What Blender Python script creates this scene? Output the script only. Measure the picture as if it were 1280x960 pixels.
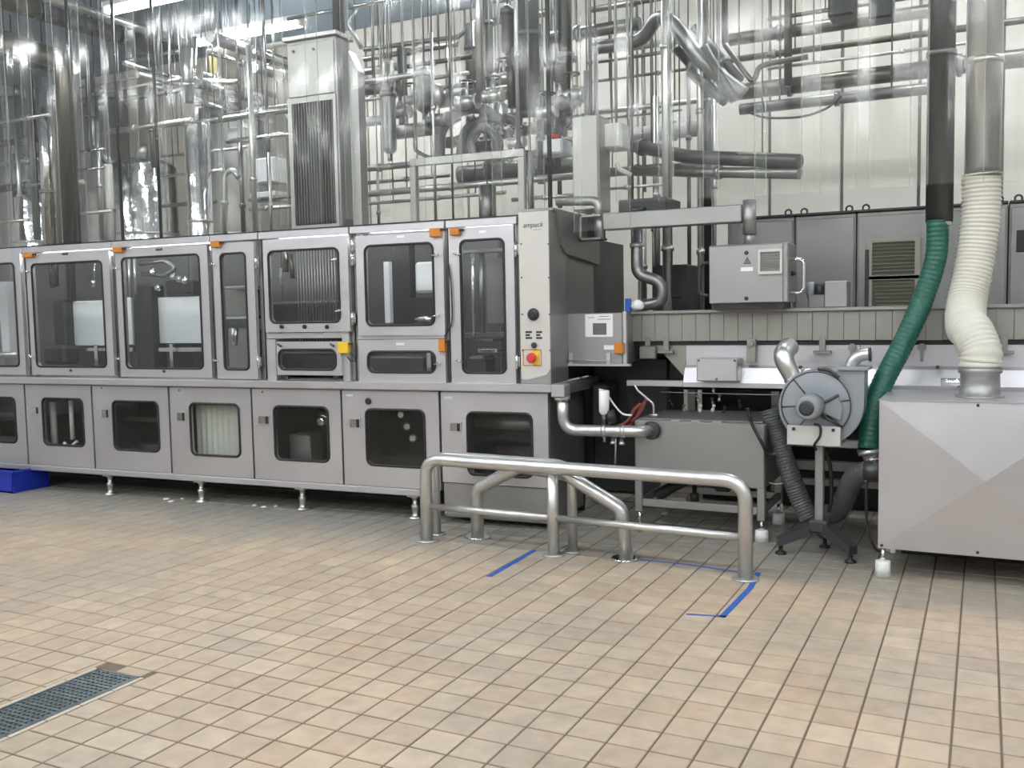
import bpy, bmesh, math, random
from mathutils import Vector, Matrix
random.seed(7)
for o in list(bpy.data.objects): bpy.data.objects.remove(o, do_unlink=True)
SC = bpy.context.scene
COL = SC.collection

# ------------------------------------------------------------------ camera
FPX = 1186.44
CH = 1.5
RM = Matrix(((0.89551611, 0.01611854, -0.4447371),
             (0.44463447, -0.07448192, 0.89261001),
             (-0.0187373, -0.99709209, -0.07386661)))   # world = RM @ (right, down, forward)
cam_d = bpy.data.cameras.new('camera')
cam_d.sensor_fit = 'HORIZONTAL'; cam_d.sensor_width = 36.0
cam_d.lens = FPX / 1280.0 * 36.0
cam_d.clip_start = 0.05; cam_d.clip_end = 100
cam = bpy.data.objects.new('camera', cam_d); COL.objects.link(cam)
cx, cy, cz = RM.col[0], -RM.col[1], -RM.col[2]
mw = Matrix((cx, cy, cz)).transposed().to_4x4(); mw.translation = (0, 0, CH)
cam.matrix_world = mw
SC.camera = cam

# ------------------------------------------------------------------ world, exposure
w = bpy.data.worlds.new('world'); SC.world = w; w.use_nodes = True
w.node_tree.nodes['Background'].inputs[0].default_value = (0.75, 0.82, 0.9, 1)
w.node_tree.nodes['Background'].inputs[1].default_value = 0.25
SC.view_settings.view_transform = 'Standard'
SC.view_settings.look = 'None'
SC.view_settings.gamma = 1.0
SC.view_settings.use_curve_mapping = False
SC.view_settings.exposure = 0.0
SC.cycles.use_denoising = True
SC.cycles.transparent_max_bounces = 32
SC.cycles.max_bounces = 8
SC.cycles.sample_clamp_indirect = 6.0
LAMP_POWER = 82.0

# ------------------------------------------------------------------ pixel -> place
def ray(px, py): return RM @ Vector((px - 640.0, py - 480.0, FPX))
def P(px, py, Y):
    d = ray(px, py); t = Y / d.y; return Vector((d.x * t, Y, CH + d.z * t))
def G(px, py, z=0.0):
    d = ray(px, py); t = (z - CH) / d.z; return Vector((d.x * t, d.y * t, z))
def depth(p): return (RM.transposed() @ (Vector(p) - Vector((0, 0, CH)))).z
def proj(p):
    q = RM.transposed() @ (Vector(p) - Vector((0, 0, CH)))
    return (q.x / q.z * FPX + 640, q.y / q.z * FPX + 480, q.z)
# the long machine stands slightly turned against the tile grid: its own frame (u along, v back, z up)
MA = math.radians(2.9); MO = Vector((-3.755, 5.87, 0))
MU = Vector((math.cos(MA), math.sin(MA), 0)); MV = Vector((-math.sin(MA), math.cos(MA), 0))
def MP(px, py, v=0.0):
    d = ray(px, py); t = (v - (-MO).dot(MV)) / d.dot(MV)
    p = Vector((0, 0, CH)) + d * t - MO
    return (p.dot(MU), p.z)
FR = {'W': Matrix.Identity(4), 'M': Matrix.Translation(MO) @ Matrix.Rotation(MA, 4, 'Z')}
def m2w(u, v, z): return MO + MU * u + MV * v + Vector((0, 0, z))

# ------------------------------------------------------------------ materials
MT = {}
def new_mat(name):
    m = bpy.data.materials.new(name); m.use_nodes = True
    nt = m.node_tree; b = nt.nodes['Principled BSDF']; MT[name] = m
    return m, nt, b
def plain(name, col, rough=0.5, metal=0.0, spec=0.5, bump=0.0, bscale=40.0, var=0.0):
    m, nt, b = new_mat(name)
    b.inputs['Base Color'].default_value = (*col, 1); b.inputs['Roughness'].default_value = rough
    b.inputs['Metallic'].default_value = metal; b.inputs['Specular IOR Level'].default_value = spec
    if bump or var:
        tc = nt.nodes.new('ShaderNodeTexCoord'); nz = nt.nodes.new('ShaderNodeTexNoise')
        nz.inputs['Scale'].default_value = bscale; nz.inputs['Detail'].default_value = 5
        nt.links.new(tc.outputs['Object'], nz.inputs['Vector'])
        if bump:
            bp = nt.nodes.new('ShaderNodeBump'); bp.inputs['Strength'].default_value = bump
            bp.inputs['Distance'].default_value = 0.01
            nt.links.new(nz.outputs['Fac'], bp.inputs['Height']); nt.links.new(bp.outputs['Normal'], b.inputs['Normal'])
        if var:
            mx = nt.nodes.new('ShaderNodeMix'); mx.data_type = 'RGBA'
            mx.inputs[6].default_value = (*[c * (1 - var) for c in col], 1)
            mx.inputs[7].default_value = (*[min(1, c * (1 + var)) for c in col], 1)
            nt.links.new(nz.outputs['Fac'], mx.inputs[0]); nt.links.new(mx.outputs[2], b.inputs['Base Color'])
    return m
def brushed(name, col, rough=0.35, metal=0.85, stretch=(2, 2, 60), wav=0.0, var=0.12):
    """sheet steel: fine grain lines, cloudy wear and a gentle waviness of the sheet"""
    m, nt, b = new_mat(name)
    b.inputs['Metallic'].default_value = metal
    tc = nt.nodes.new('ShaderNodeTexCoord'); mp = nt.nodes.new('ShaderNodeMapping')
    mp.inputs['Scale'].default_value = stretch
    n1 = nt.nodes.new('ShaderNodeTexNoise'); n1.inputs['Scale'].default_value = 6; n1.inputs['Detail'].default_value = 4
    n2 = nt.nodes.new('ShaderNodeTexNoise'); n2.inputs['Scale'].default_value = 2.3; n2.inputs['Detail'].default_value = 3
    nt.links.new(tc.outputs['Object'], mp.inputs['Vector']); nt.links.new(mp.outputs['Vector'], n1.inputs['Vector'])
    nt.links.new(tc.outputs['Object'], n2.inputs['Vector'])
    ad = nt.nodes.new('ShaderNodeMath'); ad.operation = 'MULTIPLY_ADD'; ad.inputs[1].default_value = 0.5
    nt.links.new(n1.outputs['Fac'], ad.inputs[0])
    m2 = nt.nodes.new('ShaderNodeMath'); m2.operation = 'MULTIPLY'; m2.inputs[1].default_value = 0.5
    nt.links.new(n2.outputs['Fac'], m2.inputs[0]); nt.links.new(m2.outputs[0], ad.inputs[2])
    mr = nt.nodes.new('ShaderNodeMapRange'); mr.inputs['From Min'].default_value = 0.3; mr.inputs['From Max'].default_value = 0.7
    mr.inputs['To Min'].default_value = rough - 0.07; mr.inputs['To Max'].default_value = rough + 0.1
    nt.links.new(ad.outputs[0], mr.inputs['Value']); nt.links.new(mr.outputs[0], b.inputs['Roughness'])
    mx = nt.nodes.new('ShaderNodeMix'); mx.data_type = 'RGBA'
    mx.inputs[6].default_value = (*[c * (1 - var) for c in col], 1); mx.inputs[7].default_value = (*[min(1, c * (1 + var)) for c in col], 1)
    nt.links.new(ad.outputs[0], mx.inputs[0]); nt.links.new(mx.outputs[2], b.inputs['Base Color'])
    if wav:
        bp = nt.nodes.new('ShaderNodeBump'); bp.inputs['Strength'].default_value = wav; bp.inputs['Distance'].default_value = 0.05
        nt.links.new(n2.outputs['Fac'], bp.inputs['Height']); nt.links.new(bp.outputs['Normal'], b.inputs['Normal'])
    return m

brushed('steel', (0.61, 0.595, 0.61), 0.38, 0.8, wav=0.14, var=0.16)
brushed('steel_mid', (0.38, 0.375, 0.365), 0.38, 0.8, wav=0.1)
brushed('steel_dark', (0.30, 0.295, 0.28), 0.4, 0.8, wav=0.1)
brushed('steel_dull', (0.31, 0.30, 0.27), 0.45, 0.7, stretch=(60, 2, 2))  # darker base stands in for the dimmer light around the tunnel
brushed('cabinet_steel', (0.27, 0.268, 0.262), 0.33, 0.85, wav=0.15)  # base darkened as well, for the weaker light at the back
brushed('foil', (0.8, 0.8, 0.8), 0.16, 1.0, stretch=(1, 1, 1), wav=0.9)
plain('pipe', (0.66, 0.655, 0.64), 0.32, 0.9, bump=0.03, var=0.08)
plain('chrome', (0.8, 0.8, 0.79), 0.12, 1.0)
plain('pipe_grey', (0.24, 0.24, 0.235), 0.34, 0.85, var=0.15)
plain('pipe_dark', (0.085, 0.085, 0.08), 0.38, 0.7, var=0.2)
plain('pipe_brown', (0.13, 0.12, 0.10), 0.3, 0.75, var=0.2)
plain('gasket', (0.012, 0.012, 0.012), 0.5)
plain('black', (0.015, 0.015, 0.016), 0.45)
plain('dark_paint', (0.035, 0.037, 0.04), 0.4)
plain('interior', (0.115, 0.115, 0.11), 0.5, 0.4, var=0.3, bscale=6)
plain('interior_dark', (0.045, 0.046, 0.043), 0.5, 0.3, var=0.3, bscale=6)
plain('white_board', (0.82, 0.84, 0.87), 0.4)
plain('cream', (0.60, 0.575, 0.53), 0.35)
plain('orange', (0.52, 0.19, 0.02), 0.4)
plain('yellow', (0.80, 0.52, 0.03), 0.4)
plain('red', (0.6, 0.05, 0.03), 0.4)
plain('red_hose', (0.28, 0.06, 0.05), 0.45)
plain('green_hose', (0.007, 0.085, 0.057), 0.42, bump=0.25, bscale=60, var=0.25)
plain('white_hose', (0.66, 0.635, 0.55), 0.5, var=0.06)
plain('grey_hose', (0.085, 0.088, 0.088), 0.5, bump=0.2, bscale=90)
plain('blower_paint', (0.27, 0.29, 0.31), 0.38, var=0.06, bscale=9)
plain('plate_grey', (0.58, 0.57, 0.54), 0.45)
plain('blue_plastic', (0.012, 0.03, 0.36), 0.35)
plain('tape', (0.02, 0.10, 0.42), 0.5, var=0.3, bscale=25)
plain('white_plastic', (0.85, 0.85, 0.83), 0.4)
plain('paper', (0.85, 0.85, 0.86), 0.6)
plain('print', (0.13, 0.13, 0.13), 0.7, var=0.6, bscale=18)
plain('vent_beige', (0.36, 0.34, 0.295), 0.5, 0.3)
plain('sign_yellow', (0.30, 0.26, 0.09), 0.5)
plain('grille', (0.22, 0.215, 0.20), 0.5, 0.4)
plain('louvre', (0.22, 0.205, 0.16), 0.45, 0.5)
plain('wall_panel', (0.78, 0.735, 0.665), 0.45, var=0.03, bscale=2)
plain('wall_joint', (0.25, 0.245, 0.23), 0.6)
plain('room_wall', (0.70, 0.70, 0.68), 0.6, var=0.03, bscale=1)
plain('ceiling', (0.36, 0.45, 0.55), 0.6, var=0.06, bscale=1)
plain('grout', (0.16, 0.12, 0.085), 0.75, var=0.3, bscale=3)
plain('curb', (0.58, 0.5, 0.4), 0.5, var=0.1)
plain('drain_metal', (0.26, 0.30, 0.31), 0.32, 0.75, bump=0.5, bscale=30, var=0.4)
plain('milky', (0.62, 0.63, 0.58), 0.45)

def lamp_mat():
    m, nt, b = new_mat('lamp')
    b.inputs['Base Color'].default_value = (0.9, 0.9, 0.9, 1)
    b.inputs['Emission Color'].default_value = (0.945, 0.975, 1.0, 1)
    b.inputs['Emission Strength'].default_value = LAMP_POWER
lamp_mat()
m_, nt_, b_ = new_mat('fill_glow'); b_.inputs['Emission Color'].default_value = (0.93, 0.97, 1, 1); b_.inputs['Emission Strength'].default_value = 26.0  # glow of the lamps added inside the modules
def glass_mat(name, tint, rough, haze, hazecol, ior=1.45):
    m, nt, b = new_mat(name)
    out = nt.nodes['Material Output']
    tr = nt.nodes.new('ShaderNodeBsdfTransparent'); tr.inputs[0].default_value = (*tint, 1)
    gl = nt.nodes.new('ShaderNodeBsdfGlossy'); gl.inputs['Roughness'].default_value = rough
    lw = nt.nodes.new('ShaderNodeLayerWeight'); lw.inputs['Blend'].default_value = 0.5   # facing = 1 - |cos|, the same on both faces of a sheet
    pw = nt.nodes.new('ShaderNodeMath'); pw.operation = 'POWER'; pw.inputs[1].default_value = 5.0
    nt.links.new(lw.outputs['Facing'], pw.inputs[0])
    f0 = ((ior - 1) / (ior + 1)) ** 2
    fr = nt.nodes.new('ShaderNodeMath'); fr.operation = 'MULTIPLY_ADD'; fr.inputs[1].default_value = 1 - f0; fr.inputs[2].default_value = f0
    nt.links.new(pw.outputs[0], fr.inputs[0])
    mx = nt.nodes.new('ShaderNodeMixShader')
    nt.links.new(fr.outputs[0], mx.inputs[0]); nt.links.new(tr.outputs[0], mx.inputs[1]); nt.links.new(gl.outputs[0], mx.inputs[2])
    df = nt.nodes.new('ShaderNodeBsdfDiffuse'); df.inputs[0].default_value = (*hazecol, 1)
    tl = nt.nodes.new('ShaderNodeBsdfTranslucent'); tl.inputs[0].default_value = (*hazecol, 1)
    m3 = nt.nodes.new('ShaderNodeMixShader'); m3.inputs[0].default_value = 0.5
    nt.links.new(df.outputs[0], m3.inputs[1]); nt.links.new(tl.outputs[0], m3.inputs[2])
    m2 = nt.nodes.new('ShaderNodeMixShader')
    nt.links.new(mx.outputs[0], m2.inputs[1]); nt.links.new(m3.outputs[0], m2.inputs[2])
    if name.startswith('strip'):
        tc = nt.nodes.new('ShaderNodeTexCoord'); mp = nt.nodes.new('ShaderNodeMapping'); mp.inputs['Scale'].default_value = (22, 22, 0.6)
        nz = nt.nodes.new('ShaderNodeTexNoise'); nz.inputs['Scale'].default_value = 1.0; nz.inputs['Detail'].default_value = 3
        nt.links.new(tc.outputs['Object'], mp.inputs['Vector']); nt.links.new(mp.outputs['Vector'], nz.inputs['Vector'])
        mr = nt.nodes.new('ShaderNodeMapRange'); mr.inputs['From Min'].default_value = 0.35; mr.inputs['From Max'].default_value = 0.75
        mr.inputs['To Min'].default_value = haze * 0.5; mr.inputs['To Max'].default_value = haze * 1.8
        nt.links.new(nz.outputs['Fac'], mr.inputs['Value']); nt.links.new(mr.outputs[0], m2.inputs[0])
        bp = nt.nodes.new('ShaderNodeBump'); bp.inputs['Strength'].default_value = 0.06; bp.inputs['Distance'].default_value = 0.01
        nt.links.new(nz.outputs['Fac'], bp.inputs['Height'])
        nt.links.new(bp.outputs['Normal'], gl.inputs['Normal'])
    else:
        m2.inputs[0].default_value = haze
    nt.links.new(m2.outputs[0], out.inputs['Surface'])
    return m
glass_mat('glass', (0.92, 0.93, 0.92), 0.03, 0.01, (0.7, 0.7, 0.7))
glass_mat('strip', (0.985, 0.988, 0.978), 0.12, 0.022, (0.8, 0.82, 0.78), 1.3)
glass_mat('strip_edge', (0.9, 0.91, 0.88), 0.25, 0.22, (0.85, 0.86, 0.83), 1.3)

PITCH = 0.1545; TX0 = 0.075; TY0 = 3.787
def tile_mat():
    m, nt, b = new_mat('tile')
    L = nt.links.new
    g = nt.nodes.new('ShaderNodeNewGeometry')
    mp = nt.nodes.new('ShaderNodeVectorMath'); mp.operation = 'SUBTRACT'; mp.inputs[1].default_value = (TX0, TY0, 0)
    dv = nt.nodes.new('ShaderNodeVectorMath'); dv.operation = 'DIVIDE'; dv.inputs[1].default_value = (PITCH, PITCH, 10)
    fl = nt.nodes.new('ShaderNodeVectorMath'); fl.operation = 'FLOOR'
    L(g.outputs['Position'], mp.inputs[0]); L(mp.outputs[0], dv.inputs[0]); L(dv.outputs[0], fl.inputs[0])
    sx = nt.nodes.new('ShaderNodeSeparateXYZ'); L(fl.outputs[0], sx.inputs[0])
    cm = nt.nodes.new('ShaderNodeCombineXYZ'); L(sx.outputs[0], cm.inputs[0]); L(sx.outputs[1], cm.inputs[1])
    wn = nt.nodes.new('ShaderNodeTexWhiteNoise'); L(cm.outputs[0], wn.inputs['Vector'])
    cr = nt.nodes.new('ShaderNodeValToRGB')
    e = cr.color_ramp.elements
    e[0].position = 0; e[0].color = (0.50, 0.375, 0.262, 1)
    e[1].position = 1; e[1].color = (0.65, 0.515, 0.37, 1)
    for p, c in ((0.3, (0.535, 0.405, 0.29, 1)), (0.55, (0.555, 0.435, 0.305, 1)), (0.92, (0.58, 0.46, 0.33, 1))):
        q = e.new(p); q.color = c
    L(wn.outputs['Value'], cr.inputs[0])
    # cloudy wear inside and across tiles
    n1 = nt.nodes.new('ShaderNodeTexNoise'); n1.inputs['Scale'].default_value = 0.9; n1.inputs['Detail'].default_value = 6; n1.inputs['Roughness'].default_value = 0.65
    n2 = nt.nodes.new('ShaderNodeTexNoise'); n2.inputs['Scale'].default_value = 11; n2.inputs['Detail'].default_value = 6
    L(g.outputs['Position'], n1.inputs['Vector']); L(g.outputs['Position'], n2.inputs['Vector'])
    r1 = nt.nodes.new('ShaderNodeMapRange'); r1.inputs['From Min'].default_value = 0.42; r1.inputs['From Max'].default_value = 0.68
    r1.inputs['To Min'].default_value = 0; r1.inputs['To Max'].default_value = 0.68; L(n1.outputs['Fac'], r1.inputs['Value'])
    mx = nt.nodes.new('ShaderNodeMix'); mx.data_type = 'RGBA'; mx.inputs[7].default_value = (0.37, 0.325, 0.275, 1)
    L(r1.outputs[0], mx.inputs[0]); L(cr.outputs[0], mx.inputs[6])
    # grey walked-in grime along the machine side of the floor, patchy border
    sp = nt.nodes.new('ShaderNodeSeparateXYZ'); L(g.outputs['Position'], sp.inputs[0])
    gx = nt.nodes.new('ShaderNodeMath'); gx.operation = 'MULTIPLY_ADD'; gx.inputs[1].default_value = -0.06
    L(sp.outputs[0], gx.inputs[0]); L(sp.outputs[1], gx.inputs[2])
    gn = nt.nodes.new('ShaderNodeMath'); gn.operation = 'MULTIPLY_ADD'; gn.inputs[1].default_value = 1.3
    L(n1.outputs['Fac'], gn.inputs[0]); L(gx.outputs[0], gn.inputs[2])
    r3 = nt.nodes.new('ShaderNodeMapRange'); r3.inputs['From Min'].default_value = 5.55; r3.inputs['From Max'].default_value = 6.45
    r3.inputs['To Min'].default_value = 0; r3.inputs['To Max'].default_value = 0.85; L(gn.outputs[0], r3.inputs['Value'])
    m3 = nt.nodes.new('ShaderNodeMix'); m3.data_type = 'RGBA'; m3.inputs[7].default_value = (0.27, 0.265, 0.235, 1)
    L(r3.outputs[0], m3.inputs[0]); L(mx.outputs[2], m3.inputs[6])
    r2 = nt.nodes.new('ShaderNodeMapRange'); r2.inputs['From Min'].default_value = 0.3; r2.inputs['From Max'].default_value = 0.7
    r2.inputs['To Min'].default_value = 0.86; r2.inputs['To Max'].default_value = 1.1; L(n2.outputs['Fac'], r2.inputs['Value'])
    ml = nt.nodes.new('ShaderNodeVectorMath'); ml.operation = 'SCALE'; L(m3.outputs[2], ml.inputs[0]); L(r2.outputs[0], ml.inputs['Scale'])
    L(ml.outputs[0], b.inputs['Base Color'])
    b.inputs['Roughness'].default_value = 0.42; b.inputs['Specular IOR Level'].default_value = 0.35
    bp = nt.nodes.new('ShaderNodeBump'); bp.inputs['Strength'].default_value = 0.15; bp.inputs['Distance'].default_value = 0.003
    L(n2.outputs['Fac'], bp.inputs['Height']); L(bp.outputs['Normal'], b.inputs['Normal'])
tile_mat()

# ------------------------------------------------------------------ mesh builder
def fillet(path, r, n=6):
    path = [Vector(p) for p in path]; out = [path[0]]
    for i in range(1, len(path) - 1):
        a, b, c = path[i - 1], path[i], path[i + 1]
        d1 = (a - b); d2 = (c - b); l1, l2 = d1.length, d2.length
        if l1 < 1e-6 or l2 < 1e-6: continue
        d1 /= l1; d2 /= l2
        ang = d1.angle(d2)
        if ang > 3.1: out.append(b); continue
        t = min(r / math.tan(ang / 2), l1 * 0.49, l2 * 0.49)
        p1, p2 = b + d1 * t, b + d2 * t
        for k in range(n + 1):
            s = k / n; out.append(p1 * (1 - s) ** 2 + b * 2 * s * (1 - s) + p2 * s * s)
    out.append(path[-1]); return out
def smooth_path(pts, n=10):
    pts = [Vector(p) for p in pts]; q = [pts[0]] + pts + [pts[-1]]; out = []
    for i in range(1, len(q) - 2):
        for k in range(n):
            t = k / n; a, b, c, d = q[i - 1], q[i], q[i + 1], q[i + 2]
            out.append(0.5 * ((2 * b) + (c - a) * t + (2 * a - 5 * b + 4 * c - d) * t * t + (3 * b - a - 3 * c + d) * t ** 3))
    out.append(pts[-1]); return out
def resample(path, step):
    out = [path[0]]; acc = 0
    for a, b in zip(path, path[1:]):
        l = (b - a).length; 
        if l < 1e-9: continue
        s = step - acc
        while s <= l: out.append(a + (b - a) * (s / l)); s += step
        acc = l - (s - step)
    return out

class MB:
    def __init__(s): s.v = []; s.f = []; s.sm = []; s.mi = []
    def add(s, vs, fs, smooth=False, mi=0):
        o = len(s.v); s.v += [Vector(p) for p in vs]
        for f in fs: s.f.append([i + o for i in f]); s.sm.append(smooth); s.mi.append(mi)
        return s
    def box(s, x0, x1, y0, y1, z0, z1, bev=0.0, mi=0):
        if x0 > x1: x0, x1 = x1, x0
        if y0 > y1: y0, y1 = y1, y0
        if z0 > z1: z0, z1 = z1, z0
        c = [(x, y, z) for x in (x0, x1) for y in (y0, y1) for z in (z0, z1)]
        fs = [(0, 1, 3, 2), (4, 6, 7, 5), (0, 4, 5, 1), (2, 3, 7, 6), (0, 2, 6, 4), (1, 5, 7, 3)]
        bev = min(bev, (x1 - x0) * .45, (y1 - y0) * .45, (z1 - z0) * .45)
        if bev > 1e-5:
            bm = bmesh.new(); vs = [bm.verts.new(p) for p in c]
            for f in fs: bm.faces.new([vs[i] for i in f])
            bmesh.ops.bevel(bm, geom=list(bm.edges), offset=bev, segments=1, affect='EDGES')
            bm.verts.index_update()
            s.add([v.co.copy() for v in bm.verts], [[v.index for v in f.verts] for f in bm.faces], False, mi); bm.free()
        else: s.add(c, fs, False, mi)
        return s
    def tube(s, path, r, n=12, caps=True, mi=0, smooth=True):
        path = [Vector(p) for p in path]
        if not isinstance(r, (list, tuple)): r = [r] * len(path)
        t0 = (path[1] - path[0]).normalized()
        up = Vector((0, 0, 1)) if abs(t0.z) < 0.9 else Vector((1, 0, 0))
        nrm = t0.cross(up).normalized(); vs = []; N = len(path)
        for i, p in enumerate(path):
            t = (path[min(i + 1, N - 1)] - path[max(i - 1, 0)])
            if t.length < 1e-9: t = t0
            t.normalize(); nrm = (nrm - t * nrm.dot(t))
            if nrm.length < 1e-6: nrm = t.orthogonal()
            nrm.normalize(); bi = t.cross(nrm)
            for k in range(n):
                a = 2 * math.pi * k / n; vs.append(p + (nrm * math.cos(a) + bi * math.sin(a)) * r[i])
        fs = [(i * n + k, i * n + (k + 1) % n, (i + 1) * n + (k + 1) % n, (i + 1) * n + k) for i in range(N - 1) for k in range(n)]
        s.add(vs, fs, smooth, mi)
        if caps:
            o = len(s.v) - len(vs)
            s.f.append([o + k for k in range(n)][::-1]); s.sm.append(False); s.mi.append(mi)
            s.f.append([o + (N - 1) * n + k for k in range(n)]); s.sm.append(False); s.mi.append(mi)
        return s
    def cyl(s, p0, p1, r, n=16, mi=0): return s.tube([p0, p1], r, n, True, mi)
    def lathe(s, base, axis, prof, n=20, mi=0):
        """prof: (distance along axis, radius)"""
        axis = Vector(axis).normalized(); base = Vector(base)
        e1 = axis.orthogonal().normalized(); e2 = axis.cross(e1); vs = []
        for h, r in prof:
            for k in range(n):
                a = 2 * math.pi * k / n; vs.append(base + axis * h + (e1 * math.cos(a) + e2 * math.sin(a)) * max(r, 1e-4))
        fs = [(i * n + k, i * n + (k + 1) % n, (i + 1) * n + (k + 1) % n, (i + 1) * n + k) for i in range(len(prof) - 1) for k in range(n)]
        fs.append(list(range(n))[::-1]); fs.append([(len(prof) - 1) * n + k for k in range(n)])
        o = len(s.f); s.add(vs, fs, False, mi)
        # smooth only gentle joints
        for i in range(len(prof) - 1):
            for k in range(n): s.sm[o + i * n + k] = True
        return s
    def prism(s, poly, y0, y1, axis='y', mi=0):
        """polygon (a,b) extruded; axis y: (x,z); axis x: (y,z); axis z: (x,y)"""
        f = {'y': lambda a, b, t: (a, t, b), 'x': lambda a, b, t: (t, a, b), 'z': lambda a, b, t: (a, b, t)}[axis]
        n = len(poly); vs = [f(a, b, y0) for a, b in poly] + [f(a, b, y1) for a, b in poly]
        fs = [list(range(n)), [n + k for k in range(n)][::-1]] + [(k, n + k, n + (k + 1) % n, (k + 1) % n) for k in range(n)]
        return s.add(vs, fs, False, mi)
    def frame(s, x0, x1, z0, z1, hole, y0, y1, k=6, mi=0):
        """plate facing -y with one round-cornered opening hole=(x0,x1,z0,z1,r)"""
        inn, out = rr_loop(*hole, k), []
        hx0, hx1, hz0, hz1, r = hole
        cs = [(x1, z1), (x0, z1), (x0, z0), (x1, z0)]
        for c in range(4):
            arc = inn[c * (k + 1):(c + 1) * (k + 1)]
            C = cs[c]
            def side(p, first):
                if (c % 2 == 0) == first: return (C[0], p[1])
                return (p[0], C[1])
            A, B = side(arc[0], True), side(arc[-1], False)
            for i in range(k + 1):
                t = i / k * 2
                if t <= 1: out.append((A[0] + (C[0] - A[0]) * t, A[1] + (C[1] - A[1]) * t))
                else: out.append((C[0] + (B[0] - C[0]) * (t - 1), C[1] + (B[1] - C[1]) * (t - 1)))
        n = len(inn); vs = []
        for y in (y0, y1): vs += [(p[0], y, p[1]) for p in out] + [(p[0], y, p[1]) for p in inn]
        fs = []
        for i in range(n):
            j = (i + 1) % n
            fs += [(i, j, n + j, n + i), (2 * n + j, 2 * n + i, 3 * n + i, 3 * n + j), (j, i, 2 * n + i, 2 * n + j), (n + i, n + j, 3 * n + j, 3 * n + i)]
        return s.add(vs, fs, False, mi)
    def rr_ring(s, rect, y, rt, k=6, n=6, mi=0):
        lp = [(p[0], y, p[1]) for p in rr_loop(*rect, k)]
        lp2 = lp + [lp[0], lp[1]]
        return s.tube(lp2, rt, n, False, mi)
    def rr_plate(s, rect, y0, y1, k=6, mi=0): return s.prism(rr_loop(*rect, k), y0, y1, 'y', mi)
def rr_loop(x0, x1, z0, z1, r, k=6):
    out = []
    for (cx_, cz_, a0) in ((x1 - r, z1 - r, 0), (x0 + r, z1 - r, 90), (x0 + r, z0 + r, 180), (x1 - r, z0 + r, 270)):
        for i in range(k + 1):
            a = math.radians(a0 + 90 * i / k); out.append((cx_ + r * math.cos(a), cz_ + r * math.sin(a)))
    return out

def to_obj(mb, name, mats, off):
    me = bpy.data.meshes.new(name); off = Vector(off)
    me.from_pydata([tuple(p - off) for p in mb.v], [], mb.f)
    me.polygons.foreach_set('use_smooth', mb.sm)
    if not isinstance(mats, (list, tuple)): mats = [mats]
    for m in mats: me.materials.append(MT[m])
    if len(mats) > 1: me.polygons.foreach_set('material_index', mb.mi)
    bm = bmesh.new(); bm.from_mesh(me); bmesh.ops.recalc_face_normals(bm, faces=bm.faces); bm.to_mesh(me); bm.free()
    o = bpy.data.objects.new(name, me); COL.objects.link(o); return o

class Thing:
    def __init__(s, name, label, cat, off, frame='W', group=None, kind=None):
        e = bpy.data.objects.new(name, None); COL.objects.link(e); e.empty_display_size = 0.1
        s.e = e; s.off = Vector(off); s.fr = frame
        e.matrix_world = FR[frame] @ Matrix.Translation(s.off)
        e['label'] = label; e['category'] = cat
        if group: e['group'] = group
        if kind: e['kind'] = kind
    def part(s, name, mb, mat, parent=None, label=None, kind=None):
        o = to_obj(mb, name, mat, s.off); o.parent = parent or s.e
        if label: o['label'] = label
        if kind: o['kind'] = kind
        return o
def solo(name, mb, mat, label, cat, frame='W', group=None, kind=None):
    xs = [p.x for p in mb.v]; ys = [p.y for p in mb.v]; zs = [p.z for p in mb.v]
    off = Vector(((min(xs) + max(xs)) / 2, (min(ys) + max(ys)) / 2, min(zs)))
    o = to_obj(mb, name, mat, off); o.matrix_world = FR[frame] @ Matrix.Translation(off)
    if label: o['label'] = label
    if cat: o['category'] = cat
    if group: o['group'] = group
    if kind: o['kind'] = kind
    return o
def ring(p0, p1, t, r, wd=0.03):
    a = Vector(p0); d = Vector(p1) - a; L = d.length; d.normalize(); c = a + d * (L * t)
    return MB().cyl(c - d * wd / 2, c + d * wd / 2, r, 16)

# ================================================================== THE SETTING
RX0, RX1, RY0, RY1, RH = -13.0, 5.0, -7.0, 9.8, 5.0
mb = MB().box(RX0 - .2, RX1 + .2, RY0 - .2, RY1 + .4, -0.2, -0.0045)
floor = solo('floor', mb, 'grout', 'beige tiled factory floor with dark brown grout', 'floor', kind='structure')
# tiles
cand = []
for i in range(-60, 12):
    for j in range(-16, 24):
        x0 = TX0 + i * PITCH; y0 = TY0 + j * PITCH
        xc, yc = x0 + PITCH / 2, y0 + PITCH / 2
        if yc < 1.4: continue
        px, py, d = proj((xc, yc, 0))
        if d < 0.3 or not (-150 < px < 1430 and 400 < py < 1120): continue
        if yc > 7.3: continue
        # the drain channel takes the place of tiles
        inframe = (-15 < px < 1295 and py < 985)
        cand.append((d, i, j, x0, y0, inframe))
cand.sort(key=lambda c: (not c[5], c[0]))
DX0, DX1, DYE = -3.418, -3.168, 2.785
def tile_geo(w, h, g=0.0042, b=0.003):
    x0, x1, y0, y1 = g, w - g, g, h - g
    vs = [(x0, y0, -.0045), (x1, y0, -.0045), (x1, y1, -.0045), (x0, y1, -.0045), (x0, y0, -b * .6), (x1, y0, -b * .6), (x1, y1, -b * .6), (x0, y1, -b * .6),
          (x0 + b, y0 + b, 0), (x1 - b, y0 + b, 0), (x1 - b, y1 - b, 0), (x0 + b, y1 - b, 0)]
    fs = [(8, 9, 10, 11)] + [(k, (k + 1) % 4, 4 + (k + 1) % 4, 4 + k) for k in range(4)] + [(4 + k, 4 + (k + 1) % 4, 8 + (k + 1) % 4, 8 + k) for k in range(4)]
    return vs, fs
TV, TF = tile_geo(PITCH, PITCH)
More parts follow.
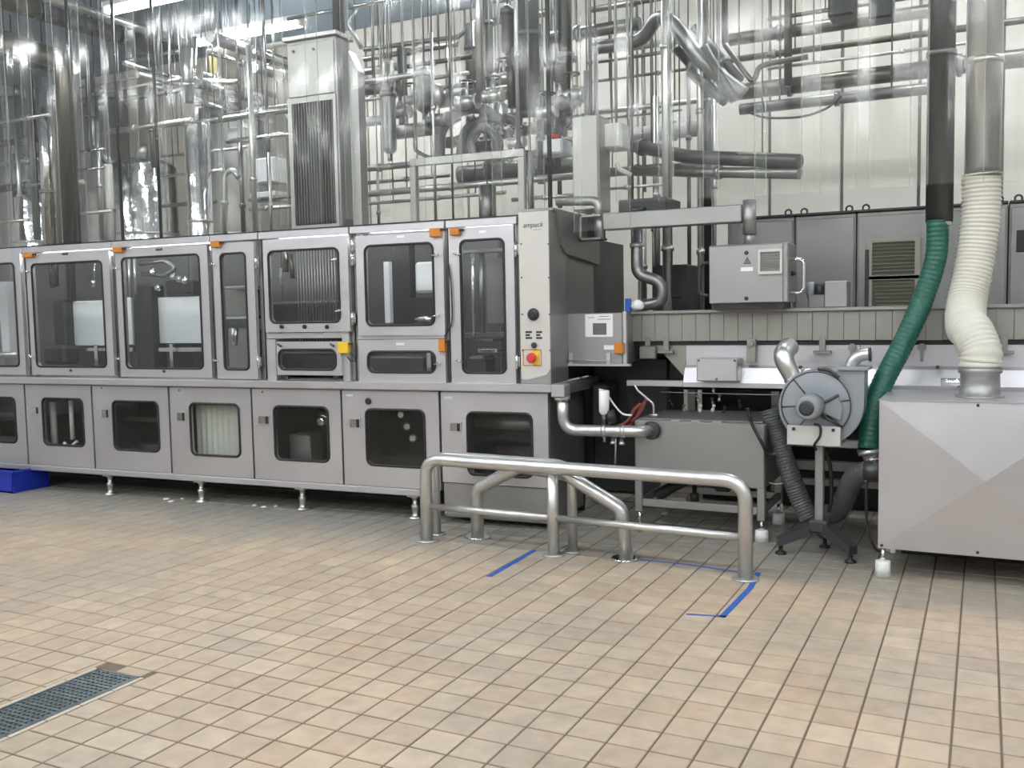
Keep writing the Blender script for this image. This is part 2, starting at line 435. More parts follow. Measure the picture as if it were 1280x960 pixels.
tme = bpy.data.meshes.new('tile'); tme.from_pydata(TV, [], TF); tme.materials.append(MT['tile'])
rest = MB(); ntile = 0
for d, i, j, x0, y0, inf in cand:
    w, ox = PITCH, 0
    if y0 < DYE - 0.02 and x0 + PITCH > DX0 - .024 and x0 < DX1 + .02:
        # cut against the channel
        if x0 + PITCH > DX0 - .03 and x0 < DX0 - .05: w = DX0 - .026 - x0
        elif x0 >= DX1 - .01: ox = max(0, DX1 + 0.026 - x0); w = PITCH - ox
        else:
            if y0 + PITCH > DYE + .02:      # short tiles closing the row beyond the channel end
                v, f = tile_geo(PITCH, y0 + PITCH - DYE); rest.add([(x0 + p[0], DYE + p[1], p[2]) for p in v], f)
            continue
        v, f = tile_geo(w, PITCH); rest.add([(x0 + ox + p[0], y0 + p[1], p[2]) for p in v], f); continue
    if ntile < 300:
        o = bpy.data.objects.new('tile', tme); COL.objects.link(o); o.parent = floor
        wl = Vector((x0, y0, random.uniform(-.0006, .0006)))
        o.matrix_parent_inverse = floor.matrix_world.inverted() if False else Matrix.Identity(4)
        o.location = wl - floor.matrix_world.translation
        ntile += 1
    else:
        dz = random.uniform(-.0006, .0006)
        rest.add([(x0 + p[0], y0 + p[1], p[2] + dz) for p in TV], TF)
bpy.context.view_layer.update()
ro = to_obj(rest, 'tile_field', 'tile', floor.matrix_world.translation); ro.parent = floor; ro['kind'] = 'stuff'

# back wall of upright sandwich panels
wall = solo('wall_back', MB().box(RX0, RX1, RY1 + .05, RY1 + .2, 0, RH), 'wall_joint', 'pale cream panel wall behind the pipework', 'wall', kind='structure')
wp = 0.69; xx = -12.98
pm = MB().box(0, wp - .03, 0, .055, 0, 2.72).v
while xx < RX1 - .1:
    for (a, b) in ((0.0, 4.99),):
        o = to_obj(MB().box(xx, min(xx + wp - .03, RX1), RY1, RY1 + .05, a, b, .004), 'panel', 'wall_panel', wall.location); o.parent = wall
    xx += wp
solo('wall_left', MB().box(RX0 - .2, RX0, RY0, RY1 + .2, 0, RH), 'room_wall', 'pale grey side wall at far end of machine', 'wall', kind='structure')
solo('wall_right', MB().box(RX1, RX1 + .2, RY0, RY1 + .2, 0, RH), 'room_wall', 'pale grey side wall near the filter box', 'wall', kind='structure')
solo('wall_front', MB().box(RX0, RX1, RY0 - .2, RY0, 0, RH), 'room_wall', 'pale grey wall opposite the machine', 'wall', kind='structure')
solo('ceiling', MB().box(RX0 - .2, RX1 + .2, RY0 - .2, RY1 + .2, RH, RH + .2), 'ceiling', 'blue-grey hall ceiling', 'ceiling', kind='structure')

# ceiling lamps: twin-tube battens in rows
def lamp_geo(x, y, z, L):
    h = MB().box(x - L / 2, x + L / 2, y - .07, y + .07, z, z + .06, .01)
    for s in (-1, 1): h.box(x + s * (L / 2 - .02) - .02, x + s * (L / 2 - .02) + .02, y - .06, y + .06, z - .05, z, .004)
    tb = [MB().cyl((x - L / 2 + .04, y + dy, z - .025), (x + L / 2 - .04, y + dy, z - .025), .02, 10) for dy in (-.035, .035)]
    return h, tb
def lamp(x, y, z, L, label, group):
    h, tb = lamp_geo(x, y, z, L)
    t = Thing('fluorescent_light', label, 'lamp', (x, y, z), group=group)
    t.part('housing', h, 'white_plastic')
    for q in tb: t.part('tube', q, 'lamp')
    m = MB().cyl((x - L * .3, y, z + .06), (x - L * .3, y, RH), .008, 6).cyl((x + L * .3, y, z + .06), (x + L * .3, y, RH), .008, 6)
    t.part('hanger', m, 'pipe_grey')
for (pa, pb) in (((268, 45), (352, 34)),):
    z = 4.55; a, b = G(*pa, z), G(*pb, z)
    lamp((a.x + b.x) / 2, (a.y + b.y) / 2, z, 1.5, 'glowing fluorescent batten lamp hanging beyond the square duct', None)
z = 4.55; a = G(184, 1, z); lamp(a.x, a.y, z, 1.1, 'glowing fluorescent batten lamp hanging above the big overhead pipe', None)
for yy in (-4.6, -1.8, 1.0, 3.6):
    for xx in (-10.2, -7.4, -4.6, -1.8, 1.0, 3.6):
        lamp(xx, yy, 4.75, 1.5, 'fluorescent batten lamp on the ceiling over the open floor', 'ceiling lamps over the open floor')
for xx in (-3.9, -1.2, 1.5):
    lamp(xx, 7.7, 4.75, 1.5, 'fluorescent batten lamp on the ceiling over the pipework', 'ceiling lamps over the pipework')

# floor drain
t = Thing('floor_drain', 'long steel floor drain channel with wet grating set into the tiles', 'drain', ((DX0 + DX1) / 2, 2.0, 0))
t.part('channel', MB().box(DX0 - .004, DX1 + .004, 0.8, DYE, -.0044, -.004), 'black')
m = MB()
for x in (DX0, DX1 - .012): m.box(x, x + .012, 0.8, DYE, -.004, .0015)
m.box(DX0, DX1, DYE - .012, DYE, -.004, .0015)
t.part('rim', m, 'drain_metal')
m = MB(); y = 0.82
while y < DYE - .02:
    m.box(DX0 + .014, DX1 - .014, y, y + .013, -.004, random.uniform(-.0015, .001)); y += .024
for k in range(9):
    x = DX0 + .02 + k * (DX1 - DX0 - .045) / 8; m.box(x, x + .007, 0.82, DYE - .014, -.004, .0005)
t.part('grating', m, 'drain_metal', kind='stuff')
for (x0, x1) in ((DX0 - .024, DX0 - .003), (DX1 + .003, DX1 + .024)):
    y = DYE
    while y > 1.0:
        t.part('edge_tile', MB().box(x0, x1, y - PITCH + .005, y, -.0044, .0008, .001), 'curb'); y -= PITCH

# blue tape on the floor
def tape(pts, wd, label):
    m = MB()
    for (p, q) in zip(pts, pts[1:]):
        a, b = G(*p), G(*q); d = (b - a).normalized(); n = Vector((-d.y, d.x, 0)) * wd / 2
        vs = [a + n, b + n, b - n, a - n]
        m.add([(v.x, v.y, .0012) for v in vs] + [(v.x, v.y, .002) for v in vs], [(4, 5, 6, 7), (0, 1, 5, 4), (1, 2, 6, 5), (2, 3, 7, 6), (3, 0, 4, 7)])
    solo('floor_tape', m, 'tape', label, 'tape', group='blue tape on the floor')
tape([(611, 721), (668, 688)], .036, 'worn strip of blue floor tape leading to the guard rail middle post')
tape([(800, 700), (860, 706), (922, 715)], .022, 'thin blue floor tape line running under the guard rail')
tape([(948, 716), (938, 735), (902, 772)], .032, 'scuffed blue floor tape strip at the guard rail end post')
tape([(858, 768), (908, 771)], .02, 'short thin blue tape cross line near scuffed tape corner')

# ================================================================== THE FILLING MACHINE
def px_rect(x0, x1, y0, y1, v):
    ym, xm = (y0 + y1) / 2, (x0 + x1) / 2
    u0, _ = MP(x0, ym, v); u1, _ = MP(x1, ym, v); _, zt = MP(xm, y0, v); _, zb = MP(xm, y1, v)
    return u0, u1, zb, zt
ZB, ZL0, ZL1, ZT = 0.228, 0.962, 1.018, 2.163
# ---- base frame: worktop ledge, bottom rail, adjustable legs
t = Thing('machine_base_frame', 'long steel ledge and underframe on adjustable legs carrying the filling machine', 'machine frame', (-2.2, 0.3, 0), 'M')
t.part('ledge', MB().box(-5.6, 1.14, -.1, .06, ZL0, ZL1, .006), 'steel')
t.part('end_block', MB().box(1.14, 1.235, -.1, .02, ZL0 - .03, ZL1, .006), 'steel')
t.part('end_beam', MB().box(1.14, 1.2, .02, .75, ZL0 - .02, ZL1, .004), 'steel_mid')
t.part('bottom_rail', MB().box(-5.6, 0.14, -.06, .0, ZB - .045, ZB + .004, .005), 'steel')
t.part('shade_plate', MB().box(-5.6, 1.1, .66, .68, .004, ZB - .01), 'black')  # black plate added to keep the space under the machine dark
t.part('back_rail', MB().box(-5.6, 1.1, .72, .78, ZB - .045, ZB + .004, .005), 'steel_mid')
for k in range(6):
    u = -5.03 + 1.0065 * k
    for v in ((.02,) if True else ()):
        lg = t.part('leg', MB().lathe((u, v, 0), (0, 0, 1), [(0.0, .055), (.012, .055), (.02, .03), (.03, .024), (.075, .024), (.08, .03), (.105, .03), (.108, .02), (.15, .02), (.155, .03), (.185, .03)], 16), 'pipe')
        t.part('foot_plate', MB().box(u - .045, u + .045, v - .045, v + .045, .165, .185, .003), 'pipe', parent=lg)
# ---- lower cabinets
LD = [(-62, 32.5), (33.5, 116), (117, 212), (213, 315), (316, 427), (428, 549.5), (551, 686)]
LW = [(-45, 19.5, 497, 551), (54.5, 104, 499, 556), (142.5, 198, 502.5, 562.5), (239, 299, 505.5, 569), (344, 410, 509, 575), (459, 530.5, 513, 582), (585.5, 664.5, 517, 594)]
LH = [None, (39.5, 49.5, 508, 518), (127, 137, 511, 523), (221, 232.5, 514.5, 527), (323, 337.5, 519, 531), (437, 451, 522.5, 535.5), (562, 577, 527.5, 540.5)]
LLAB = ['steel machine cabinet with a dark window standing behind the blue crate',
        'steel machine cabinet whose window shows two pale upright rods', 'steel machine cabinet with an almost black window',
        'steel machine cabinet with a milky ribbed sheet behind its window', 'steel machine cabinet whose window shows a grey box and pipe fittings',
        'steel machine cabinet with a black round plug above its window', 'tall steel machine cabinet reaching the floor behind the guard rails']
VD = -.05
for i in range(7):
    u0, _ = MP(LD[i][0], 530, VD); u1, _ = MP(LD[i][1], 530, VD); u0 += .004; u1 -= .004
    zb = ZB + .006; last = i == 6
    t = Thing('machine_cabinet', LLAB[i], 'cabinet', ((u0 + u1) / 2, .2, zb if not last else .0), 'M', 'lower cabinets of the filling machine')
    zb2 = zb if not last else .045
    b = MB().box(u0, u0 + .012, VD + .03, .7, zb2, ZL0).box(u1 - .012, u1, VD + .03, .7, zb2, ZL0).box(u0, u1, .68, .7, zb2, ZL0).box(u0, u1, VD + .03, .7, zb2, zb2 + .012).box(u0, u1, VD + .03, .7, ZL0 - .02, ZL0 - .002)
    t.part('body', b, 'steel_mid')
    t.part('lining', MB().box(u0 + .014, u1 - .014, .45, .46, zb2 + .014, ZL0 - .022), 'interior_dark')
    r = px_rect(LW[i][0], LW[i][1], LW[i][2], LW[i][3], VD)
    hole = (r[0], r[1], r[2], r[3], .045)
    dz0 = zb + .002 if not last else .30
    d = t.part('door', MB().frame(u0 + .001, u1 - .001, dz0, ZL0 - .012, hole, VD, VD + .028), 'steel')
    t.part('gasket', MB().rr_ring((r[0] - .004, r[1] + .004, r[2] - .004, r[3] + .004, .047), VD, .0105), 'gasket', parent=d)
    t.part('pane', MB().rr_plate((r[0], r[1], r[2], r[3], .044), VD + .006, VD + .011), 'glass', parent=d)
    if LH[i]:
        h = px_rect(*LH[i], VD)
        lt = t.part('latch', MB().frame(h[0], h[1], h[2], h[3], (h[0] + .008, h[1] - .008, h[2] + .008, h[3] - .008, .004), VD - .008, VD + .001, 2), 'steel')
        t.part('latch_paddle', MB().box(h[0] + .009, h[0] + (h[1] - h[0]) * .62, VD - .007, VD - .001, h[2] + .009, h[3] - .009, .002), 'chrome', parent=lt)
        t.part('latch_recess', MB().box(h[0] + (h[1] - h[0]) * .62, h[1] - .006, VD - .004, VD - .001, h[2] + .007, h[3] - .007), 'black', parent=lt)
    if i == 5:
        pu, pz = MP(460.5, 501.5, VD); t.part('plug', MB().lathe((pu, VD + .001, pz), (0, -1, 0), [(0, .026), (.008, .026), (.014, .02)], 16), 'black')
    if i >= 5:
        px = 437 if i == 5 else 560; lu, lz = MP(px, 494.0 if i == 5 else 497, VD)
        t.part('label_sticker', MB().box(lu - .03, lu + .03, VD - .001, VD + .001, lz - .008, lz + .008), 'paper')
    elif i >= 2:
        lu, lz = MP((0, 0, 127, 224, 328)[i], (0, 0, 485, 488, 490)[i], VD)
        t.part('screw', MB().cyl((lu, VD + .001, lz), (lu, VD - .003, lz), .007, 8), 'black')
    # what stands inside
    if i in (1,):
        for px, ww, za, zb_ in ((67, .03, .36, .78), (90, .02, .45, .8)):
            pu, _ = MP(px, 530, .12); t.part('inner_rod', MB().cyl((pu, .12, za), (pu, .12, zb_), ww, 12), 'white_plastic')
        pu, _ = MP(88, 545, .1); t.part('inner_hose', MB().tube(smooth_path([(pu - .08, .1, .42), (pu, .08, .38), (pu + .08, .1, .44)]), .015, 8), 'white_plastic')
    if i == 3:
        m = MB(); n = 20; vs = []; 
        for k in range(n + 1):
            uu = r[0] - .04 + (r[1] - r[0] + .08) * k / n; yy = .06 + (.008 if k % 2 else 0)
            vs += [(uu, yy, r[2] - .06), (uu, yy, r[3] + .05), (uu, yy + .003, r[2] - .06), (uu, yy + .003, r[3] + .05)]
        fs = []
        for k in range(n): fs += [(4 * k, 4 * k + 4, 4 * k + 5, 4 * k + 1), (4 * k + 2, 4 * k + 3, 4 * k + 7, 4 * k + 6)]
        t.part('inner_sheet', m.add(vs, fs), 'milky')
    if i == 4:
        t.part('inner_box', MB().box(r[0] + .0, r[0] + .2, .12, .3, r[2] - .05, r[2] + .17, .01), 'steel_mid')
        t.part('inner_pipe', MB().tube(fillet([(r[1] - .1, .12, r[2]), (r[1] - .1, .12, r[3] - .1), (r[1] - .2, .12, r[3] - .06)], .05), .025, 10), 'chrome')
        t.part('inner_valve', MB().lathe((r[1] - .15, .1, r[3] - .12), (0, -1, 0), [(0, .04), (.03, .04), (.04, .02)], 14), 'chrome')
    if i == 5:
        for k in range(3):
            t.part('inner_valve', MB().lathe((r[0] + .18 + .05 * k, .16, r[3] - .05 - .09 * k), (0.3, -1, 0), [(0, .035), (.03, .035), (.04, .02)], 12), 'chrome')
    if i == 6:
        t.part('inner_drum', MB().cyl((r[0] - .05, .2, r[3] - .09), (r[1] + .05, .2, r[3] - .09), .055, 18), 'steel_mid')
        t.part('inner_block', MB().box(r[0] + .14, r[1] - .14, .1, .3, r[2] - .05, r[2] + .13, .03), 'chrome')
        t.part('plinth_panel', MB().box(u0 + .001, u1 - .001, VD + .012, VD + .03, .06, .295, .004), 'steel_mid')
    if i in (0, 2):
        t.part('inner_bar', MB().box(u0 + .05, u1 - .05, .2, .23, .62, .66, .004), 'interior')
        t.part('inner_block', MB().box(u0 + .12, u1 - .2, .2, .35, zb2 + .02, .42, .02), 'steel_dark')

# ---- upper glazed modules
# (door outer px rect, window px rect, corner r)
def door_part(t, rect, win, r, dv=-.045, th=.035, mat='steel', label=None):
    q = px_rect(*rect, dv); wq = px_rect(*win, dv)
    d = t.part('door', MB().frame(q[0], q[1], q[2], q[3], (*wq, r), dv, dv + th), mat, label=label)
    t.part('gasket', MB().rr_ring((wq[0] - .003, wq[1] + .003, wq[2] - .003, wq[3] + .003, r), dv, .0095), 'gasket', parent=d)
    t.part('pane', MB().rr_plate((*wq, r - .001), dv + .008, dv + .013), 'glass', parent=d)
    return d, q, wq
def clasp(t, px, py, dv=-.045, flip=1, parent=None):
    u, z = MP(px, py, dv)
    m = MB().cyl((u, dv + .01, z), (u, dv - .025, z), .011, 10)
    m.tube([(u, dv - .02, z), (u + .028 * flip, dv - .022, z - .006), (u + .045 * flip, dv - .012, z - .01)], .0065, 8)
    t.part('clasp', m, 'chrome', parent=parent)
def switch(t, px, py, wpx, hpx, mat, dv=-.05, parent=None):
    q = px_rect(px - wpx / 2, px + wpx / 2, py - hpx / 2, py + hpx / 2, dv)
    s = t.part('safety_switch', MB().box(q[0], q[1], dv - .03, dv + .01, q[2], q[3], .005), mat, label='orange-yellow safety switch')
    t.part('switch_cap', MB().box(q[0] + (q[1] - q[0]) * .62, q[1] + .03, dv - .024, dv, q[3] - .02, q[3] - .006, .003), 'black', parent=s)
def hinge(t, px, py, dv=-.03):
    u, z = MP(px, py, dv)
    t.part('hinge', MB().cyl((u, dv - .012, z - .05), (u, dv - .012, z + .05), .012, 10).box(u - .02, u + .02, dv - .006, dv + .01, z - .035, z + .035), 'chrome')
UM = [  # module px span, label
    (-70, 31, 'glazed steel machine module with a pale column behind its wide door'),
    (31.5, 142, 'glazed steel machine module with a grey board and dark hoses inside'),
    (142.5, 265, 'glazed steel machine module with a bright white board inside'),
    (265.5, 325, 'narrow glazed steel machine module with one slim tall window'),
    (326, 438.5, 'steel machine module with a square window above a small slotted hatch'),
    (439.5, 558, 'steel machine module with wired orange switches on its two doors'),
    (559, 648, 'steel machine module with a tall narrow window beside the cream control column')]
mods = []
for i, (a, b, lab) in enumerate(UM):
    u0, _ = MP(a, 380, -.03); u1, _ = MP(b, 380, -.03); u0 += .002; u1 -= .002
    t = Thing('filling_module', lab, 'machine', ((u0 + u1) / 2, .3, ZL1), 'M', 'upper modules of the filling machine')
    zt = ZT
    m = MB().box(u0, u0 + .035, -.03, .03, ZL1, zt, .003).box(u1 - .035, u1, -.03, .03, ZL1, zt, .003)
    t.part('post', MB().box(u0, u0 + .03, .012, .07, ZL1, zt - .04, .003), 'steel_dark')  # posts darkened to give the shadow gaps between doors
    t.part('post', MB().box(u1 - .03, u1, .012, .07, ZL1, zt - .04, .003), 'steel_dark')
    t.part('top_rail', MB().box(u0, u1, -.035, .06, zt - .052, zt, .004), 'steel')
    t.part('top_gap_strip', MB().box(u0, u1, .0, .07, zt, zt + .014), 'gasket')  # black strip drawn for the dark gap below the curtain
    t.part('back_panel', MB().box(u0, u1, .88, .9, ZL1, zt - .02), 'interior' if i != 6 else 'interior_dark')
    t.part('deck', MB().box(u0, u1, .06, .88, ZL1 - .02, ZL1 + .004), 'steel_dark')
    mods.append((t, u0, u1))
for i_ in (1, 2, 4, 5, 6):  # unseen lamps added to brighten the boards behind the glass
    t_, ua, ub = mods[i_]
    lh_ = t_.part('fill_lamp', MB().box(ua + .08, ub - .08, .09, .14, ZT - .075, ZT - .05, .004), 'white_plastic')
    t_.part('fill_tube', MB().cyl((ua + .1, .115, ZT - .088), (ub - .1, .115, ZT - .088), .011, 8), 'fill_glow', parent=lh_)
def inner(t, name, x0, x1, y0, y1, v, th, mat, bev=.004):
    q = px_rect(x0, x1, y0, y1, v); return t.part(name, MB().box(q[0], q[1], v, v + th, q[2], q[3], bev), mat)
def inner_tube(t, name, pts, v, r, mat, fl=.06):
    path = [(MP(x, y, v)[0], v, MP(x, y, v)[1]) for x, y in pts]
    return t.part(name, MB().tube(fillet(path, fl) if len(path) > 2 else path, r, 10), mat)
# module 0
t = mods[0][0]
d, q, _ = door_part(t, (-62, 28.5, 315, 468), (-50, 20.5, 331, 457), .04); 
inner(t, 'pale_column', 0, 10, 352, 440, .35, .08, 'white_board'); inner_tube(t, 'cross_pipe', [(-20, 445), (24, 443)], .3, .03, 'pipe')
# module 1
t = mods[1][0]
d, q, _ = door_part(t, (36, 139.5, 315.5, 469), (43, 129.8, 328.5, 458), .04); switch(t, 37.5, 319.5, 11, 6, 'orange'); clasp(t, 33, 339); clasp(t, 38, 445); 
inner(t, 'grey_board', 80, 140, 376, 432, .6, .03, 'white_board'); inner(t, 'cross_bar', 84, 140, 434.5, 439, .55, .04, 'chrome'); inner(t, 'stanchion', 118, 122, 431, 470, .5, .03, 'chrome')
inner_tube(t, 'black_hose', [(63, 320), (64, 350), (66, 360)], .5, .02, 'black'); inner_tube(t, 'black_hose', [(70, 320), (71, 358)], .5, .018, 'black'); inner(t, 'dark_column', 82, 88, 310, 376, .55, .06, 'black')
inner(t, 'drive_block', 66, 82, 375, 455, .5, .15, 'interior_dark', .02); inner(t, 'drive_base', 52, 80, 432, 456, .4, .2, 'interior_dark', .03)
inner_tube(t, 'lamp_stem', [(118, 330), (118, 348)], .4, .006, 'chrome'); t.part('knob', MB().lathe((MP(118, 354, .4)[0], .4, MP(118, 354, .4)[1]), (0, -1, 0), [(0, .03), (.02, .035), (.04, .02)], 12), 'chrome')
pu, pz = MP(89, 463, -.045); t.part('lock', MB().cyl((pu, -.04, pz), (pu, -.055, pz), .012, 10), 'pipe_dark', parent=d)
pu, pz = MP(81.5, 317.5, -.045); t.part('label_plate', MB().box(pu - .035, pu + .035, -.048, -.044, pz - .01, pz + .01), 'pipe_brown', parent=d)
# module 2
t = mods[2][0]
d, q, _ = door_part(t, (147.5, 262, 309, 471.5), (155.5, 251, 320.5, 460), .04); switch(t, 149, 312.5, 11, 7, 'orange'); clasp(t, 144, 335); clasp(t, 148, 448)
inner(t, 'white_board', 191, 262, 371, 429, .6, .03, 'white_board'); inner(t, 'white_board', 150, 165, 372, 431, .6, .03, 'white_board')
inner(t, 'cross_bar', 193, 262, 434, 440, .55, .04, 'chrome'); inner(t, 'stanchion', 212, 216, 430, 470, .5, .03, 'chrome'); inner(t, 'cross_bar', 150, 166, 434, 440, .55, .04, 'chrome')
inner(t, 'dark_column', 168, 189, 355, 470, .5, .2, 'interior_dark', .02)
inner_tube(t, 'rod', [(161, 320), (163, 372)], .45, .012, 'pipe'); inner_tube(t, 'rod', [(168, 320), (170, 368)], .45, .012, 'pipe')
inner_tube(t, 'hoop', [(175, 330), (205, 326), (222, 335), (205, 345), (178, 342)], .5, .018, 'pipe_grey')
for k, (x, y) in enumerate(((192, 340), (217, 346), (224, 349), (232, 351), (198, 360))):
    pu, pz = MP(x, y, .45); t.part('knob', MB().lathe((pu, .45, pz), (0.2, -1, 0.1), [(0, .03), (.02, .03), (.035, .015)], 10), 'chrome')
inner(t, 'mechanism', 205, 240, 350, 368, .55, .12, 'interior_dark', .02)
pu, pz = MP(205.5, 464, -.045); t.part('lock', MB().cyl((pu, -.04, pz), (pu, -.055, pz), .012, 10), 'pipe_dark', parent=d)
pu, pz = MP(199, 312, -.045); t.part('label_plate', MB().box(pu - .035, pu + .035, -.048, -.044, pz - .01, pz + .01), 'pipe_brown', parent=d)
# module 3
t = mods[3][0]
d, q, _ = door_part(t, (268.5, 319.5, 303, 473.5), (278.5, 308.5, 317, 461.5), .035); switch(t, 271, 305.5, 11, 8, 'orange'); clasp(t, 265, 330); clasp(t, 269, 450); hinge(t, 321, 328); hinge(t, 324, 452)
inner(t, 'shelf', 276, 312, 357, 360, .25, .3, 'chrome'); inner(t, 'shelf', 276, 312, 395, 399, .25, .3, 'chrome'); inner(t, 'back_box', 280, 312, 362, 395, .4, .3, 'steel_dark')
inner(t, 'chute', 284, 312, 410, 462, .35, .2, 'steel_mid', .02); inner_tube(t, 'cone', [(294, 410), (293, 432)], .25, .03, 'chrome')
# module 4
t = mods[4][0]
d, q, _ = door_part(t, (330, 436, 297, 415), (337, 423.5, 312.5, 402.5), .045); clasp(t, 421, 324, flip=-1); clasp(t, 425, 388, flip=-1)
for x in (352.5, 381, 409):
    pu, pz = MP(x, 408.5, -.045); t.part('knob', MB().lathe((pu, -.044, pz), (0, -1, 0), [(0, .016), (.012, .016), (.02, .01)], 12), 'black', parent=d)
t.part('cross_rail', MB().box(mods[4][1] + .03, mods[4][2] - .03, -.01, .05, MP(380, 423, 0)[1], MP(380, 416, 0)[1], .003), 'steel')
d, q, _ = door_part(t, (346, 426.5, 427, 469), (349, 419.5, 437.5, 461.5), .05, dv=-.05)
for s in (-1, 1):
    x = 383 + s * 33; pu, pz = MP(x, 432, -.05); t.part('clasp', MB().tube([(pu - .015, -.06, pz + .012), (pu + .02, -.066, pz - .005)], .008, 8), 'pipe_dark', parent=d)
pu, pz = MP(358, 472, -.05); t.part('catch', MB().box(pu - .02, pu + .02, -.06, -.02, pz - .012, pz + .012, .003), 'pipe_dark'); pu, pz = MP(420, 472, -.05); t.part('catch', MB().box(pu - .02, pu + .02, -.06, -.02, pz - .012, pz + .012, .003), 'pipe_dark')
t.part('infill_panel', MB().box(mods[4][1] + .03, MP(345, 450, -.02)[0], -.02, .02, ZL1, MP(380, 424, 0)[1], .003), 'steel')
t.part('infill_panel', MB().box(MP(428, 450, -.02)[0], mods[4][2] - .03, -.02, .02, ZL1, MP(430, 416, 0)[1], .003), 'steel')
switch(t, 431, 434.5, 13, 14, 'yellow', -.055)
for k in range(14):
    u_, _ = MP(372 + 3.6 * k, 350, .3); t.part('rod', MB().cyl((u_, .3, 1.3), (u_, .3, 2.05), .004, 6), 'steel_mid')
inner_tube(t, 'nozzle', [(357, 305), (357, 340)], .3, .025, 'pipe_grey'); inner_tube(t, 'nozzle', [(363, 318), (366, 348)], .3, .018, 'pipe_brown'); inner_tube(t, 'nozzle', [(351, 335), (351, 358)], .3, .012, 'pipe')
inner(t, 'dark_deck', 335, 425, 376, 410, .4, .3, 'black', .02); inner(t, 'lower_works', 345, 425, 440, 470, .2, .3, 'interior_dark', .01)
cable = smooth_path([(MP(438, 440, -.05)[0], -.05, MP(438, 440, -.05)[1]), (MP(444, 448, -.05)[0], -.05, MP(444, 448, -.05)[1]), (MP(440, 452, -.05)[0], -.05, MP(440, 452, -.05)[1]), (MP(434, 446, -.05)[0], -.05, MP(434, 446, -.05)[1])])
t.part('cable', MB().tube(cable, .005, 6), 'black')
# module 5
t = mods[5][0]
d, q, _ = door_part(t, (446, 555, 292, 419), (457.5, 541.5, 306, 406), .045); switch(t, 545.5, 291, 14, 11, 'orange'); clasp(t, 547, 318, flip=-1); clasp(t, 548, 394, flip=-1); hinge(t, 441.5, 306); hinge(t, 441.5, 324); hinge(t, 442, 398)
d2, q, _ = door_part(t, (448.5, 557, 424.5, 478), (460.5, 543.5, 440, 465), .05); switch(t, 554, 432, 8, 16, 'orange'); clasp(t, 550, 454, flip=-1)
inner(t, 'dark_partition', 490, 512, 300, 410, .5, .1, 'black'); inner(t, 'tall_reflection', 480, 487, 327, 404, .35, .05, 'white_board'); inner(t, 'window_reflection', 518, 546, 327, 366, .5, .05, 'white_board', .02)  # white pieces stand for bright reflections in the pane
inner_tube(t, 'handle', [(540, 400), (530, 398), (520, 400)], .3, .02, 'chrome'); inner(t, 'dark_rack', 508, 545, 372, 410, .5, .3, 'black')
inner(t, 'lower_works', 458, 530, 446, 470, .25, .3, 'interior', .01); inner(t, 'lower_plate', 533, 539, 440, 466, .2, .02, 'chrome')
t.part('cross_rail', MB().box(mods[5][1] + .03, mods[5][2] - .03, -.01, .05, MP(500, 424, 0)[1], MP(500, 419, 0)[1], .003), 'steel')
pu, pz = MP(500.5, 295.5, -.045); t.part('label_sticker', MB().box(pu - .03, pu + .03, -.047, -.044, pz - .008, pz + .008), 'paper', parent=d)
pu, pz = MP(500.5, 430, -.045); t.part('label_sticker', MB().box(pu - .035, pu + .035, -.047, -.044, pz - .009, pz + .009), 'paper', parent=d2)
# module 6
t = mods[6][0]
d, q, _ = door_part(t, (562.5, 643.5, 283, 479.5), (577.5, 630.5, 300, 465.5), .04); switch(t, 569.5, 290, 12, 9, 'orange'); clasp(t, 569, 317, flip=1); clasp(t, 572, 451, flip=1); hinge(t, 645.5, 312); hinge(t, 647, 452)
inner(t, 'crossbar', 575, 632, 311, 316, .3, .06, 'pipe_grey'); inner_tube(t, 'rod', [(591, 316), (592, 420)], .25, .012, 'chrome'); inner_tube(t, 'rod', [(602, 316), (603, 420)], .35, .02, 'pipe_grey'); inner(t, 'blue_sheet', 608, 632, 322, 405, .5, .02, 'steel_dark')
inner(t, 'table', 578, 632, 416, 422, .3, .3, 'pipe_grey'); inner(t, 'tray', 594, 616, 424, 427, .25, .2, 'chrome'); inner(t, 'tray', 597, 622, 436, 441, .22, .2, 'chrome'); inner(t, 'block', 585, 606, 445, 470, .25, .2, 'interior', .02)
t.part('cable', MB().tube(smooth_path([(MP(x, y, -.06)[0], -.06, MP(x, y, -.06)[1]) for x, y in ((561, 330), (564, 360), (565, 400), (561, 412), (556, 420))]), .005, 6), 'black')
pu, pz = MP(603, 289.5, -.045); t.part('label_sticker', MB().box(pu - .025, pu + .025, -.047, -.044, pz - .007, pz + .007), 'paper', parent=d)

# ---- cream control column
t = Thing('control_column', 'cream control column with red emergency stop and rotary switch at the machine end', 'control panel', (1.0, .05, ZL1), 'M')
u0, u1, z0, z1 = px_rect(650, 687, 264, 470, -.05)
t.part('column_body', MB().box(u0, u1, -.045, .3, ZL1, z1, .004), 'steel_mid')
t.part('front_plate', MB().prism([(u0, z1 - .002), (u1 - .001, z1 - .002), (u1 - .001, z0 + .05), (u1 - .03, z0 + .01), (u0 + .05, z0 - .025), (u0, z0 - .02)], -.055, -.046), 'cream')
t.part('base_plate', MB().box(u0, u1, -.052, -.046, ZL1 + .002, z0 + .03), 'steel_mid')
def col_pt(px, py): return MP(px, py, -.055)
c = col_pt(667, 393); k = t.part('rotary_switch', MB().lathe((c[0], -.055, c[1]), (0, -1, 0), [(0, .042), (.01, .042), (.014, .03), (.04, .028), (.045, .02)], 20), 'dark_paint')
t.part('switch_grip', MB().box(c[0] - .008, c[0] + .008, -.112, -.098, c[1] - .028, c[1] + .028, .003), 'black', parent=k)
c = col_pt(666.5, 447); s = .062
